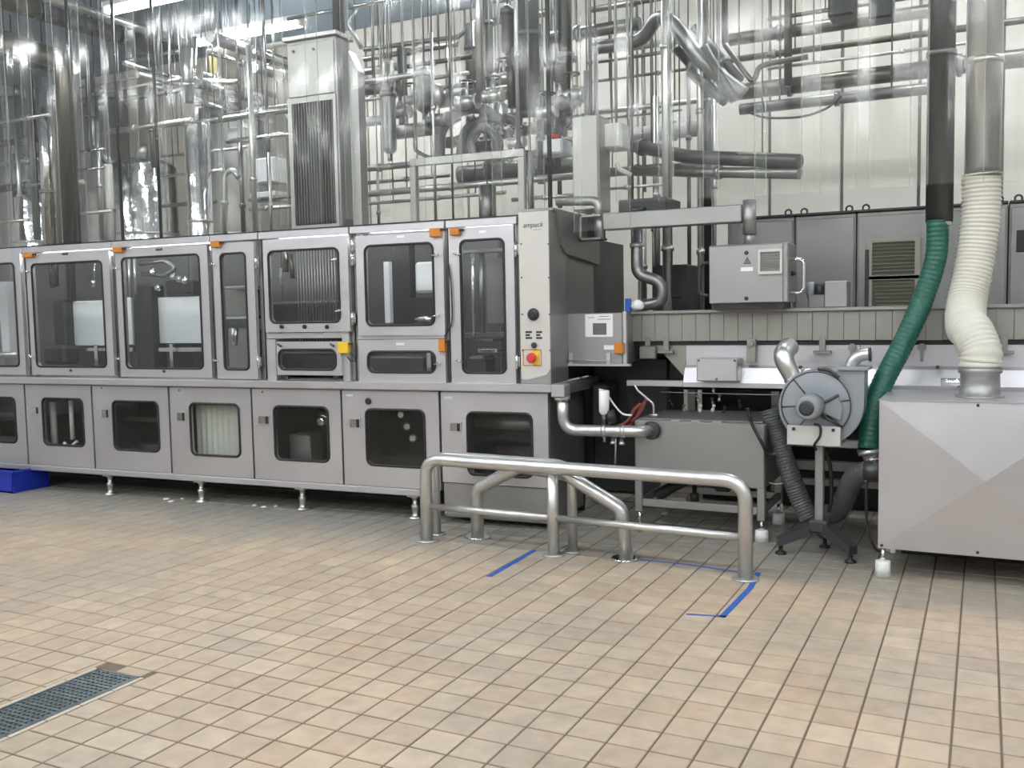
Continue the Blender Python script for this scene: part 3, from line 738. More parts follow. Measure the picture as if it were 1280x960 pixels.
t.part('stop_outline', MB().frame(c[0] - s - .014, c[0] + s, c[1] - s * .92, c[1] + s * .92, (c[0] - s - .008, c[0] + s - .006, c[1] - s * .92 + .006, c[1] + s * .92 - .006, .002), -.057, -.0545, 2), 'orange')
t.part('stop_base', MB().box(c[0] - .002, c[0] + .045, -.06, -.0545, c[1] - .05, c[1] + .05, .003), 'yellow')
k = t.part('emergency_stop', MB().lathe((c[0], -.055, c[1]), (0, -1, 0), [(0, .02), (.025, .02), (.026, .034), (.04, .034), (.048, .022)], 20), 'red', label='red emergency stop mushroom')
for px, py, wx, wz in ((661, 419, .024, .028), (674, 419, .022, .028)):
    c = col_pt(px, py); m = MB()
    for r_ in range(3): m.box(c[0] - wx, c[0] + wx * (.4 if r_ == 1 else 1), -.0565, -.0545, c[1] + wz - .02 * r_ - .014, c[1] + wz - .02 * r_)
    t.part('printed_symbol', m, 'dark_paint')
c = col_pt(668, 431.5); t.part('key_switch', MB().lathe((c[0], -.055, c[1]), (0, -1, 0), [(0, .02), (.015, .02), (.02, .012)], 12), 'dark_paint')
for py in (305, 347, 393, 438):
    for px in (651.5, 685.5):
        c = col_pt(px + (py - 300) * .016, py); t.part('screw', MB().cyl((c[0], -.055, c[1]), (c[0], -.059, c[1]), .006, 8), 'pipe_dark')
cu = bpy.data.curves.new('lettering', 'FONT'); cu.body = 'ampack'; cu.size = .048; cu.extrude = .0006; cu.align_x = 'CENTER'; cu.shear = .25
lo = bpy.data.objects.new('lettering', cu); COL.objects.link(lo); cu.materials.append(MT['black']); lo.parent = t.e
c = col_pt(666, 284); lo.location = Vector((c[0], -.0562, c[1])) - t.off; lo.rotation_euler = (math.pi / 2, 0, 0)
c = col_pt(668, 287); t.part('lettering_underline', MB().box(c[0] - .01, c[0] + .05, -.0566, -.0545, c[1] - .003, c[1]), 'grille')

# ---- end housing behind the column
t = Thing('end_housing', 'dark brushed steel end housing of the filling machine with hatch and sloped shroud', 'machine housing', (1.0, .8, 1.0), 'M')
t.part('side_frame', MB().box(1.085, 1.105, .0, .14, ZL1, ZT + .03, .003), 'steel_dark')
t.part('side_panel', MB().box(1.06, 1.1, .145, .95, 1.42, ZT - .12, .004), 'steel_mid')
t.part('side_panel', MB().box(1.04, 1.1, .96, 1.75, 1.0, ZT - .1, .004), 'interior')
# sloped shroud on top: extruded along u so its slanted outline shows from the side
t.part('shroud', MB().prism([(.06, ZT + .03), (.16, ZT - .2), (.24, ZT - .25), (.98, ZT - .3), (.98, ZT + .03)], 1.0, 1.14, 'x'), 'steel_dark')
t.part('lower_side', MB().box(1.04, 1.09, .14, 1.74, ZL1, 1.42, .003), 'dark_paint')
t.part('roof', MB().box(.9, 1.13, .02, 1.75, ZT + .03, ZT + .05, .003), 'steel_dark')
t.part('label_sticker', MB().box(1.105, 1.107, .09, .105, 1.82, 1.88), 'paper')
# lower hatch box with the paper sheet, standing out towards the conveyor
hv = .30
hb = px_rect(699, 778, 391.5, 455, hv)
q = t.part('hatch_box', MB().box(hb[0], hb[1], hv, hv + .5, hb[2], hb[3], .004), 'steel_mid')
t.part('hatch_lip', MB().box(hb[0] - .01, hb[1] + .06, hv - .02, hv + .02, hb[2] - .015, hb[2] + .002, .003), 'steel')
t.part('hatch_post', MB().box(hb[1] + .004, hb[1] + .03, hv - .005, hv + .03, hb[2], hb[3] + .01, .003), 'steel')
r_ = px_rect(731.5, 766, 392.5, 421, hv - .002)
pp = t.part('notice_sheet', MB().box(r_[0], r_[1], hv - .003, hv - .0005, r_[2], r_[3]), 'paper', label='white notice sheet with a dark picture')
r2 = px_rect(741, 758, 404, 418.5, hv - .004); t.part('printed_picture', MB().box(r2[0], r2[1], hv - .004, hv - .0028, r2[2], r2[3]), 'print', parent=pp)
for (xa, xb, ya) in ((735, 743, 397), (749, 761, 395.5), (747, 763, 399)):
    r2 = px_rect(xa, xb, ya - .4, ya + .4, hv - .004); t.part('printed_line', MB().box(r2[0], r2[1], hv - .004, hv - .0028, r2[2], r2[3]), 'grille', parent=pp)
r_ = px_rect(755, 767.5, 431.5, 437, hv); t.part('label_sticker', MB().box(r_[0], r_[1], hv - .002, hv, r_[2], r_[3]), 'paper')
r_ = px_rect(770, 781, 428, 442, hv); t.part('safety_switch', MB().box(r_[0], r_[1], hv - .05, hv - .0, r_[2], r_[3], .005), 'orange', label='orange safety switch')
r_ = px_rect(712, 716, 441, 455, hv); t.part('bracket', MB().box(r_[0], r_[1], hv - .02, hv, r_[2], r_[3], .002), 'steel'); r_ = px_rect(759, 764, 441, 455, hv); t.part('bracket', MB().box(r_[0], r_[1], hv - .02, hv, r_[2], r_[3], .002), 'steel')
r_ = px_rect(712, 764, 448.5, 450.5, hv); t.part('hatch_rod', MB().cyl((r_[0], hv - .02, r_[2]), (r_[1], hv - .02, r_[2]), .005, 6), 'pipe')
# black blocks added to fill the dark machinery area below the hatch
solo('dark_filler', MB().box(1.12, 1.72, .82, 1.3, .12, 1.16, .02).box(.95, 1.13, .82, 1.3, .12, .98, .02).box(1.22, 1.34, .5, .82, .6, .98, .02), 'black', 'black filler blocks darkening the space under the hatch box', 'machine', 'M')

# ================================================================== STEEL PIPE AND TANK NEXT TO THE MACHINE
t = Thing('drain_pipe', 'bent stainless pipe with clamps leading from machine ledge into small tank', 'pipe', (-2.4, 5.98, .7))
e0 = m2w(1.19, -.02, .935); zp = P(760, 538, 6.0).z
xe = P(806, 538, 6.02).x
path = fillet([(e0.x, e0.y, .96), (e0.x, e0.y + .02, zp), (xe, 6.0, zp), (xe + .02, 6.14, zp)], .12, 8)
path = fillet([(e0.x, e0.y, .935), (e0.x, e0.y + .02, zp), (xe - .04, 6.0, zp), (xe + .03, 6.12, zp)], .1, 8)
t.part('pipe_run', MB().tube(path, .04, 18), 'pipe')
t.part('clamp', MB().cyl((e0.x, e0.y, .905), (e0.x, e0.y, .935), .056, 18), 'pipe')
a = Vector((e0.x, e0.y + .02, zp)); b = Vector((xe - .04, 6.0, zp))
t.part('clamp', ring(a, b, .55, .046), 'pipe'); t.part('clamp', ring(a, b, .8, .044), 'pipe')
t.part('flange', MB().cyl((xe + .02, 6.07, zp), (xe + .03, 6.1, zp), .062, 20), 'pipe_dark')
t.part('drain_nipple', MB().cyl(a.lerp(b, .55) - Vector((0, 0, .075)), a.lerp(b, .55), .01, 8), 'pipe')
t.part('sensor', MB().cyl(a.lerp(b, .55) + Vector((0, 0, .03)), a.lerp(b, .55) + Vector((0, 0, .12)), .018, 12), 'pipe_dark')
sc_ = a.lerp(b, .55)
t = Thing('sight_cylinder', 'upright white plastic cylinder with a thin white hose above bent pipe', 'valve', (sc_.x, sc_.y, sc_.z + .11))
t.part('cylinder_body', MB().lathe((sc_.x, sc_.y, sc_.z + .11), (0.02, 0, 1), [(0, .02), (.02, .034), (.16, .036), (.165, .03)], 16), 'white_plastic')
t.part('cylinder_cap', MB().lathe((sc_.x + .055, sc_.y + .02, sc_.z + .05), (-.3, 0, 1), [(0, .035), (.09, .035)], 14), 'black')
hp = [P(x, y, 6.02) for x, y in ((749, 487), (757, 490), (767, 505), (778, 517), (790, 519))]
t.part('white_hose', MB().tube(smooth_path(hp), .0065, 8), 'white_plastic')
for k, pts in enumerate((((772, 533), (784, 527), (793, 512), (801, 505)), ((790, 527), (800, 516), (808, 499)), ((776, 534), (790, 530), (805, 503)))):
    solo('red_hose', MB().tube(smooth_path([P(x, y, 6.2 + .03 * k) for x, y in pts]), .011, 8), 'red_hose', 'thin dull red hose curving up behind the small tank corner', 'hose', group='red hoses by the small tank')
t = Thing('bent_rod', 'thin bent steel rod with cross handle rising from small tank', 'rod', P(817, 528, 6.2))
t.part('rod', MB().tube(fillet([P(817, 530, 6.2), P(817, 505, 6.2), P(797, 488, 6.2), P(793, 480, 6.2)], .05), .008, 8), 'pipe')
a = P(817, 519, 6.2); t.part('cross_handle', MB().cyl(a - Vector((.03, 0, 0)), a + Vector((.03, 0, 0)), .01, 8), 'pipe')
# small dark fittings in the gap
tx0_ = P(793, 560, 6.1).x
for k, (x, y) in enumerate(((766, 546), (777, 547), (785, 569))):
    a = P(x, y, 6.12 if k == 2 else 6.0); solo('small_valve', MB().lathe(a if k < 2 else (tx0_ - .052, 6.3, a.z), (0.1, -.2, -1) if k < 2 else (1, 0, 0), [(0, .012), (.03, .014), (.035, .02), (.05, .02)], 10), 'white_plastic' if k == 2 else 'pipe', ('small brass-like valve hanging below bent pipe', 'small valve with lever hanging below bent pipe', 'small white knob valve beside small tank')[k], 'valve')
solo('thin_tube', MB().tube([P(770, 540, 6.0), P(769, 580, 6.0)], .006, 6), 'pipe', 'thin upright steel tube hanging under bent pipe', 'pipe')

TYF, TYB = 6.1, 6.72
tx0, tx1 = P(793, 560, TYF).x, P(956, 560, TYF).x
t = Thing('small_tank', 'low rectangular stainless tank on legs with white plastic feet behind guard rail', 'tank', ((tx0 + tx1) / 2, 6.4, 0))
zt1, zt0 = .765, .345
t.part('tank_body', MB().box(tx0, tx1, TYF, TYB, zt0, zt1, .008), 'steel_mid')
t.part('tank_lid', MB().box(tx0 + .02, tx1 - .02, TYF + .03, TYB - .02, zt1, zt1 + .012, .004), 'steel_dark')
for x in (tx0, tx1 - .05):
    for y in (TYF + .002, TYB - .05):
        lg = t.part('leg', MB().box(x, x + .05, y, y + .05, .14, zt0 + .01, .004), 'steel_mid')
        t.part('spindle', MB().cyl((x + .025, y + .025, .05), (x + .025, y + .025, .145), .012, 10), 'chrome', parent=lg)
        right = x > tx0 + .1
        t.part('foot', MB().lathe((x + .025, y + .025, 0), (0, 0, 1), [(0, .044), (.07, .042), (.074, .035)] if right else [(0, .03), (.01, .03), (.02, .014)], 16), 'white_plastic' if right else 'pipe', parent=lg)
t.part('lower_rail', MB().box(tx0 + .05, tx1 - .05, TYF + .01, TYF + .05, .175, .225, .004), 'steel_mid')
t.part('lower_rail', MB().box(tx0 + .05, tx1 - .05, TYB - .05, TYB - .01, .175, .225, .004), 'steel_mid')
for x in (tx0, tx1 - .04): t.part('side_rail', MB().box(x + .005, x + .035, TYF + .05, TYB - .05, .175, .225, .004), 'steel_mid')
t.part('drain_valve', MB().lathe((tx0 + .36, TYF + .2, .2), (0, 0, 1), [(0, .03), (.05, .03), (.055, .015), (.16, .015)], 12), 'black')
t.part('drain_elbow', MB().tube(smooth_path([(tx0 + .1, TYF + .2, .21), (tx0 + .18, TYF + .2, .27), (tx0 + .3, TYF + .22, .34)]), .04, 12), 'black')
t.part('motor_foot', MB().box(tx0 + .5, tx0 + .62, TYF + .15, TYF + .3, .28, .345, .02), 'black')
for k in range(3):
    a = Vector((tx0 + .28 + .14 * k, TYF + .02, zt1)); t.part('lid_clip', MB().box(a.x - .03, a.x + .03, a.y - .004, a.y + .02, a.z - .006, a.z + .008, .003), 'pipe')

# ================================================================== GUARD RAILS
def post(t, base, z, r, plate=.075):
    t.part('post', MB().cyl((base.x, base.y, .012), (base.x, base.y, z), r, 18), 'pipe')
    t.part('base_plate', MB().lathe((base.x, base.y, 0), (0, 0, 1), [(0, plate), (.008, plate), (.012, plate - .004)], 24), 'pipe')
zr, zl, rr = .552, .235, .0405
A, Bm, C = G(534, 676), G(692, 694), G(932, 724)
t = Thing('guard_rail', 'long stainless tube guard rail with three posts and a thin lower bar', 'guard rail', (Bm.x, Bm.y, 0), group='tube guard rails by the machine')
path = fillet([(A.x, A.y, .012), (A.x, A.y, zr), (C.x, C.y, zr), (C.x, C.y, .012)], .13, 10)
t.part('top_tube', MB().tube(path, rr, 20), 'pipe')
for p in (A, C): t.part('base_plate', MB().lathe((p.x, p.y, 0), (0, 0, 1), [(0, .075), (.008, .075), (.012, .07)], 24), 'pipe')
post(t, Bm, zr - .02, .036, .07)
Bp = Vector((Bm.x, A.y + (C.y - A.y) * (Bm.x - A.x) / (C.x - A.x), 0))
t.part('lower_bar', MB().cyl((A.x, A.y, zl), (Bm.x, Bm.y, zl), .023, 14), 'pipe')
t.part('lower_bar', MB().cyl((Bm.x, Bm.y, zl), (C.x, C.y, zl), .023, 14), 'pipe')
A2, C2 = G(546, 668), G(716, 690)
t = Thing('guard_rail', 'short stainless tube hoop standing close behind the long guard rail', 'guard rail', ((A2.x + C2.x) / 2, A2.y, 0), group='tube guard rails by the machine')
t.part('top_tube', MB().tube(fillet([(A2.x, A2.y, .012), (A2.x, A2.y, zr), (C2.x, C2.y, zr), (C2.x, C2.y, .012)], .12, 10), .031, 18), 'pipe')
for p in (A2, C2): t.part('base_plate', MB().lathe((p.x, p.y, 0), (0, 0, 1), [(0, .06), (.008, .06), (.012, .055)], 20), 'pipe')
A3, C3 = G(597, 672), G(781, 699)
t = Thing('bumper_hoop', 'thick stainless bumper tube with slanted shoulders between guard rails and machine', 'guard rail', ((A3.x + C3.x) / 2, A3.y, 0))
t.part('bent_tube', MB().tube(fillet([(A3.x, A3.y, .012), (A3.x + .0, A3.y, .33), (A3.x + .32, A3.y, .50), (C3.x - .38, C3.y, .50), (C3.x - .02, C3.y, .31), (C3.x + .01, C3.y, .012)], .08, 8), .043, 18), 'pipe')
for p in (A3, C3): t.part('base_plate', MB().lathe((p.x, p.y, 0), (0, 0, 1), [(0, .085), (.008, .085), (.013, .078)], 24), 'chrome')

# ================================================================== CONVEYOR TUNNEL
TY = 6.5
x_l = P(786, 400, TY).x; x_r = 1.6
t = Thing('conveyor_tunnel', 'long dull steel conveyor tunnel with slatted cover running past the blower', 'conveyor', ((x_l + x_r) / 2, 6.8, .98))
zt_, zg, zb_ = 1.478, 1.285, .968
t.part('top_cover', MB().box(x_l, x_r, TY - .03, TY + .62, zt_, zt_ + .024, .004), 'steel_dull')
xx = x_l + .002; k = 0
while xx < x_r - .02:
    wd = .0965
    t.part('cover_slat', MB().box(xx, min(xx + wd, x_r), TY - random.uniform(.0, .005), TY + .02, zg + random.uniform(0, .003), zt_, .0015), 'steel_dull'); xx += wd + .0015
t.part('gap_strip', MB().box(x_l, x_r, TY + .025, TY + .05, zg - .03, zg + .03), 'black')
xm = P(845, 440, TY).x
def trough(xa, xb): return MB().prism([(TY + .03, zg - .015), (TY + .03, 1.12), (TY + .0, 1.10), (TY - .05, 1.0), (TY - .05, zb_), (TY + .6, zb_), (TY + .6, zg - .015)], xa, xb, 'x')
xt = P(856, 470, TY).x; seg = (x_r - xt) / 3
for k in range(3): t.part('trough_panel', trough(xt + k * seg + .002, xt + (k + 1) * seg - .002), 'steel' if k != 1 else 'steel')
t.part('trough_end', MB().prism([(xt, zg - .015), (P(800, 440, TY).x, zg - .015), (P(800, 440, TY).x, zg - .07), (P(828, 446, TY).x, zg - .09), (xt, 1.02)], TY + .03, TY + .06), 'steel_dull')
t.part('dark_backing', MB().box(x_l + .01, xt, TY + .3, TY + .32, zb_, zg), 'black')  # black sheet put in to darken the opening beside the trough
t.part('bottom_bar', MB().box(P(786, 478, TY).x, xt, TY - .05, TY - .0, zb_ + .0, zb_ + .042, .003), 'steel')
for px, kind in ((810, 0), (833, 1), (940, 2), (1028, 1), (1065, 3), (1152, 3), (1255, 1)):
    x = P(px, 440, TY).x
    if kind == 2: m = MB().box(x - .03, x + .03, TY - .03, TY + .03, 1.14, 1.3, .003).cyl((x, TY - .03, 1.27), (x, TY - .05, 1.27), .02, 10)
    elif kind == 1: m = MB().box(x - .02, x + .02, TY - .01, TY + .03, 1.22, 1.31, .002).box(x - .055, x + .055, TY - .03, TY + .03, 1.2, 1.22, .003)
    elif kind == 0: m = MB().box(x - .06, x + .06, TY - .02, TY + .03, 1.16, 1.25, .006).box(x - .02, x + .02, TY - .01, TY + .02, 1.25, 1.31, .002)
    else: m = MB().cyl((x, TY + .03, 1.24), (x, TY - .01, 1.24), .025, 10).box(x - .008, x + .008, TY - .02, TY + .03, 1.15, 1.25)
    t.part('bracket', m, 'steel_dull')
q0, q1 = P(874.5, 447, TY - .06), P(925, 476, TY - .06)
j = t.part('junction_box', MB().box(q0.x, q1.x, TY - .14, TY + .02, q1.z, q0.z, .006), 'steel', label='flat rectangular steel junction box')
for (a_, b_) in ((.06, .1), (.94, .1), (.5, .9)):
    t.part('box_screw', MB().cyl((q0.x + (q1.x - q0.x) * a_, TY - .139, q0.z + (q1.z - q0.z) * b_), (q0.x + (q1.x - q0.x) * a_, TY - .144, q0.z + (q1.z - q0.z) * b_), .008, 8), 'pipe_dark', parent=j)
for px in (1001, 1053, 1172): 
    a = P(px, 459, TY - .03); t.part('screw', MB().cyl((a.x, TY - .02, a.z), (a.x, TY - .06, a.z), .012, 8), 'pipe_dark')
# frame under the tunnel
t = Thing('tunnel_frame', 'dark steel support frame with pale rails and white feet under conveyor tunnel', 'machine frame', (-.8, 7.0, 0))
for (ya, z0_, z1_, mt_) in ((7.05, .50, .56, 'steel'), (7.05, .33, .40, 'steel_mid'), (7.05, .22, .27, 'steel_mid'), (7.05, .70, .74, 'steel_dark')):
    t.part('rail', MB().box(-2.0, 1.4, ya, ya + .05, z0_, z1_, .004), mt_)
for x in (-1.97, -1.35, -.52, .35, 1.2):
    lg = t.part('leg', MB().box(x - .03, x + .03, 6.98, 7.05, .1, .967, .004), 'steel_dark')
    t.part('foot', MB().lathe((x, 7.01, 0), (0, 0, 1), [(0, .055), (.08, .05), (.085, .03), (.1, .02)], 16), 'white_plastic', parent=lg)
t.part('shade_backing', MB().box(-2.0, 1.5, 7.4, 7.46, .0, .95), 'black')  # black board added for the shaded space under the tunnel
t.part('pipe_row', MB().cyl((-2.0, 6.9, .93), (1.4, 6.9, .93), .02, 10), 'pipe_dark')
# drip valves under the tunnel
for k, (x, y, mt_) in enumerate(((873, 500, 'pipe'), (892, 488, 'chrome'), (891, 503, 'pipe_grey'), (891, 512, 'white_plastic'), (899, 499, 'chrome'), (875, 512, 'white_plastic'), (855, 512, 'pipe'), (905, 514, 'pipe_dark'), (840, 505, 'pipe_dark'), (925, 506, 'pipe_dark'))):
    dl = {'pipe': 'small satin steel drip valve under the conveyor tunnel', 'chrome': 'small mirror-bright drip valve under the conveyor tunnel', 'pipe_grey': 'small mid-grey drip valve under the conveyor tunnel', 'white_plastic': 'small drip valve with pale plastic body under the conveyor tunnel', 'pipe_dark': 'small dark drip valve under the conveyor tunnel'}[mt_]
    a = P(x, y, 6.6); solo('drip_valve', MB().lathe(a, (random.uniform(-.4, .4), -.6, 1), [(-.02, .007), (-.012, .012), (.006, .013), (.012, .008), (.03, .007), (.032, .012), (.04, .012)], 10), mt_, dl, 'valve', group=dl)
solo('sag_wire', MB().tube(smooth_path([P(825, 490, 6.46), P(880, 491.5, 6.46), P(940, 493, 6.46), P(985, 494, 6.46)]), .004, 6), 'pipe_grey', 'thin straight wire strung under the conveyor tunnel', 'wire')
solo('black_cable', MB().tube(smooth_path([P(934, 510, 6.05), P(940, 530, 6.05), P(952, 553, 6.05), P(960, 567, 6.08), P(970, 568, 6.1)]), .011, 8), 'black', 'black cable looping down over the small tank corner', 'cable')
solo('tie_wire', MB().tube(smooth_path([P(959, 603, 6.25), P(970, 605, 6.25), P(979, 604, 6.25)]), .005, 6), 'cream', 'short pale wire end sticking out beside small tank', 'wire')

# motor on top of tunnel
a = P(1033, 366, 6.85)
t = Thing('gear_motor', 'small gear motor with steel terminal box on the conveyor cover', 'motor', (a.x, a.y, zt_ + .024))
q0, q1 = P(1033, 352, 6.85), P(1061, 383, 6.85); t.part('terminal_box', MB().box(q0.x, q1.x, 6.75, 6.95, zt_ + .024, q0.z, .006), 'steel_mid')
c0, c1 = P(1008, 363, 6.85), P(1033, 363, 6.85)
t.part('motor_body', MB().lathe(c0, (1, 0, 0), [(0, .03), (.01, .055), (.05, .06), (.055, .05), (c1.x - c0.x, .05)], 18), 'blower_paint')
t.part('motor_band', MB().cyl((c0.x + .06, 6.85, c0.z - .005), (c1.x - .01, 6.85, c0.z - .005), .056, 18), 'dark_paint')
t.part('motor_foot', MB().box(c0.x + .02, c1.x, 6.8, 6.9, zt_ + .024, c0.z - .03, .004), 'steel_dark')

# ================================================================== CONTROL BOX ON ITS ARM
AY = 6.35
q0, q1 = P(886, 307, AY), P(985, 380, AY)
t = Thing('control_box', 'hanging stainless control box with vent grille, warning triangle and side handles', 'control box', ((q0.x + q1.x) / 2, AY, q1.z))
bd = t.part('box_body', MB().box(q0.x, q1.x, AY, AY + .28, q1.z + .01, q0.z, .008), 'steel_mid')
t.part('box_door', MB().box(q0.x + .004, q1.x - .03, AY - .012, AY - .001, q1.z + .014, q0.z - .008, .004), 'steel_mid')
t.part('bottom_tray', MB().box(q0.x + .02, q1.x - .03, AY + .01, AY + .27, q1.z - .03, q1.z + .012), 'black')
a, b = P(948, 312, AY - .02), P(978, 342, AY - .02)
vf = t.part('vent_frame', MB().frame(a.x, b.x, b.z, a.z, (a.x + .014, b.x - .014, b.z + .018, a.z - .018, .004), AY - .034, AY - .012, 3), 'cream')
for k in range(9):
    z = b.z + .022 + k * (a.z - b.z - .044) / 8; t.part('vent_slat', MB().box(a.x + .014, b.x - .014, AY - .024, AY - .014, z - .005, z + .004), 'grille', parent=vf)
a = P(934, 326, AY - .013)
t.part('warning_triangle', MB().prism([(a.x - .025, a.z - .02), (a.x + .025, a.z - .02), (a.x, a.z + .026)], AY - .0145, AY - .012), 'dark_paint')
t.part('warning_face', MB().prism([(a.x - .017, a.z - .015), (a.x + .017, a.z - .015), (a.x, a.z + .017)], AY - .016, AY - .0145), 'louvre')
t.part('warning_bolt', MB().prism([(a.x + .003, a.z + .01), (a.x - .006, a.z - .002), (a.x, a.z - .002), (a.x - .003, a.z - .012), (a.x + .006, a.z + .001), (a.x, a.z + .001)], AY - .017, AY - .016), 'black')
a = P(933.5, 336.5, AY - .013); t.part('label_sticker', MB().box(a.x - .04, a.x + .04, AY - .014, AY - .012, a.z - .013, a.z + .013), 'paper')
for y in (316, 373):
    a = P(933, y, AY - .013); t.part('quarter_lock', MB().lathe((a.x, AY - .011, a.z), (0, -1, 0), [(0, .014), (.006, .014), (.01, .007)], 12), 'dark_paint')
zc = (q0.z + q1.z) / 2 - .02
for s, xs in ((-1, q0.x), (1, q1.x)):
    hd = t.part('handle', MB().tube(fillet([(xs, AY + .08, zc + .11), (xs + s * .085, AY + .08, zc + .11), (xs + s * .085, AY + .08, zc - .11), (xs, AY + .08, zc - .11)], .045), .012, 10), 'chrome' if s > 0 else 'dark_paint')
t.part('side_lock', MB().lathe((q1.x, AY + .12, zc + .02), (1, 0, 0), [(0, .016), (.02, .016), (.03, .008)], 10), 'black')
# arm
AYc = AY + .14
t = Thing('support_arm', 'square steel cantilever arm with swivel joint carrying the control box', 'bracket', (P(745, 280, AYc).x, AYc, 1.9))
a, b = P(757, 278, AYc), P(933, 276, AYc); zc = a.z
t.part('arm_beam', MB().box(a.x, b.x - .02, AYc - .06, AYc + .06, zc - .058, zc + .058, .006), 'steel_mid')
b = P(938, 285, AYc)
t.part('drop_tube', MB().cyl((b.x, AYc - .03, q0.z + .001), (b.x, AYc - .03, q0.z + .07), .034, 18), 'steel_mid')
t.part('drop_sleeve', MB().cyl((b.x, AYc - .03, q0.z + .07), (b.x, AYc - .03, zc + .085), .043, 18), 'steel_mid')
c0, c1 = P(728, 270, AYc), P(755, 300, AYc)
sv = t.part('swivel_bracket', MB().box(c0.x, c1.x, AYc - .07, AYc + .07, c1.z, c1.z + .018, .003).box(c0.x, c1.x, AYc - .07, AYc + .07, c0.z - .018, c0.z, .003).box(c0.x, c0.x + .02, AYc - .07, AYc + .07, c1.z, c0.z, .003), 'steel_mid')
t.part('swivel_back', MB().box(c0.x + .02, c1.x - .01, AYc + .045, AYc + .055, c1.z + .018, c0.z - .018), 'black', parent=sv)
t.part('swivel_pin', MB().cyl((c1.x - .03, AYc, c1.z), (c1.x - .03, AYc, c0.z), .04, 18), 'steel_mid', parent=sv)
t.part('wall_mount', MB().tube(fillet([(c1.x - .035, AYc, c0.z - .02), (c1.x - .035, AYc, c0.z + .1), (c0.x - .2, AYc, c0.z + .12)], .07), .035, 14), 'steel_mid')
mx_ = m2w(1.1, .5, 0)
t.part('mount_plate', MB().box(mx_.x - .02, c0.x + .01, AYc - .06, AYc + .06, c1.z + .03, c0.z - .04, .004), 'steel_dark')
# small dark box, S pipe, uprights between hatch and control box
a, b = P(815, 332, 7.3), P(860, 392, 7.3)
solo('dark_cabinet', MB().box(a.x, b.x, 7.3, 7.6, 1.2, a.z, .01).box(a.x + .05, b.x - .05, 7.29, 7.3, 1.6, a.z - .06, .004), 'dark_paint', 'dark grey box cabinet standing behind two upright tubes', 'cabinet')
t = Thing('s_bend_pipe', 'shiny dark S-bend pipe dropping onto the conveyor cover', 'pipe', P(800, 388, 6.7))
pth = [P(796, 262, 6.7), P(796, 343, 6.7), P(826, 352, 6.7), P(829, 378, 6.7), P(800, 382, 6.7), P(788, 396, 6.7)]
t.part('pipe_run', MB().tube(fillet(pth, .09, 8), .043, 16), 'pipe_grey'); t.part('clamp', ring(pth[0], pth[1], .55, .052), 'pipe'); t.part('collar', ring(pth[0], pth[1], .02, .07, .05), 'pipe_dark')
a = P(785, 381, 6.45); solo('blue_tag', MB().box(a.x - .025, a.x + .02, 6.45, 6.47, a.z - .05, a.z + .045, .004), 'tape', 'small bright blue tag hanging at the conveyor start', 'tag')
a = P(797, 380, 6.45); solo('white_rag', MB().lathe(a, (0, 0, 1), [(-.04, .03), (-.02, .05), (.01, .04), (.03, .015)], 9), 'white_plastic', 'crumpled white cloth piece beside the blue tag', 'cloth')

# ================================================================== SWITCH CABINETS
CY = 8.0; CT = 2.245
def cab(pxa, pxb, label):
    xa, xb = P(pxa, 330, CY).x, P(pxb, 330, CY).x
    t = Thing('switch_cabinet', label, 'cabinet', ((xa + xb) / 2, CY + .25, 0), group='steel switch cabinets')
    t.part('cabinet_body', MB().box(xa, xb, CY + .02, CY + .5, .0, CT, .005), 'steel_dark')
    t.part('cabinet_door', MB().box(xa + .012, xb - .012, CY, CY + .019, .1, CT - .03, .004), 'cabinet_steel')
    t.part('top_trim', MB().box(xa, xb, CY - .01, CY + .5, CT, CT + .02, .003), 'dark_paint')
    for x in (xa + .06, xb - .06): t.part('lifting_eye', MB().tube([(x + .025 * math.cos(k * .7), CY + .08, CT + .04 + .025 * math.sin(k * .7)) for k in range(10)], .008, 8), 'dark_paint')
    return t, xa, xb
cab(909, 992.5, 'steel switch cabinet standing behind the hanging control box')
cab(993.5, 1069.5, 'plain steel switch cabinet behind the small gear motor')
t, xa, xb = cab(1070.5, 1259, 'wide steel switch cabinet with two louvred vents behind green hose')
for (y0, y1, taper, ns) in ((303.5, 343, 0, 9), (350.5, 382, 1, 7)):
    a, b = P(1088.5, y0, CY - .02), P(1145, y1, CY - .02)
    fr_ = t.part('vent_frame', MB().frame(a.x - .03, b.x + .03, b.z - .03, a.z + .03, (a.x + .01, b.x - .01, b.z, a.z, .01), CY - .025, CY, 3), 'vent_beige')
    t.part('vent_back', MB().box(a.x, b.x, CY - .004, CY - .001, b.z, a.z), 'pipe_brown', parent=fr_)
    for k in range(ns):
        z = b.z + (k + .5) * (a.z - b.z) / ns; ins = taper * .035 * (1 - k / ns) + .01
        t.part('louvre', MB().add([(a.x + ins, CY - .006, z + .01), (b.x - ins, CY - .006, z + .01), (b.x - ins, CY - .022, z - .008), (a.x + ins, CY - .022, z - .008), (a.x + ins, CY - .006, z + .006), (b.x - ins, CY - .006, z + .006), (b.x - ins, CY - .022, z - .012), (a.x + ins, CY - .022, z - .012)], [(0, 1, 2, 3), (7, 6, 5, 4), (0, 4, 5, 1), (1, 5, 6, 2), (2, 6, 7, 3), (3, 7, 4, 0)]), 'louvre', parent=fr_)
a = P(1084, 340, CY); t.part('door_handle', MB().box(a.x - .015, a.x + .015, CY - .03, CY, 1.4, 1.95, .005), 'dark_paint')
t, xa, xb = cab(1260.5, 1420, 'steel switch cabinet with a black display beside the white hose')
a, b = P(1271, 288, CY), P(1300, 314, CY); t.part('display', MB().box(a.x, b.x, CY - .012, CY, b.z, a.z, .004), 'black')

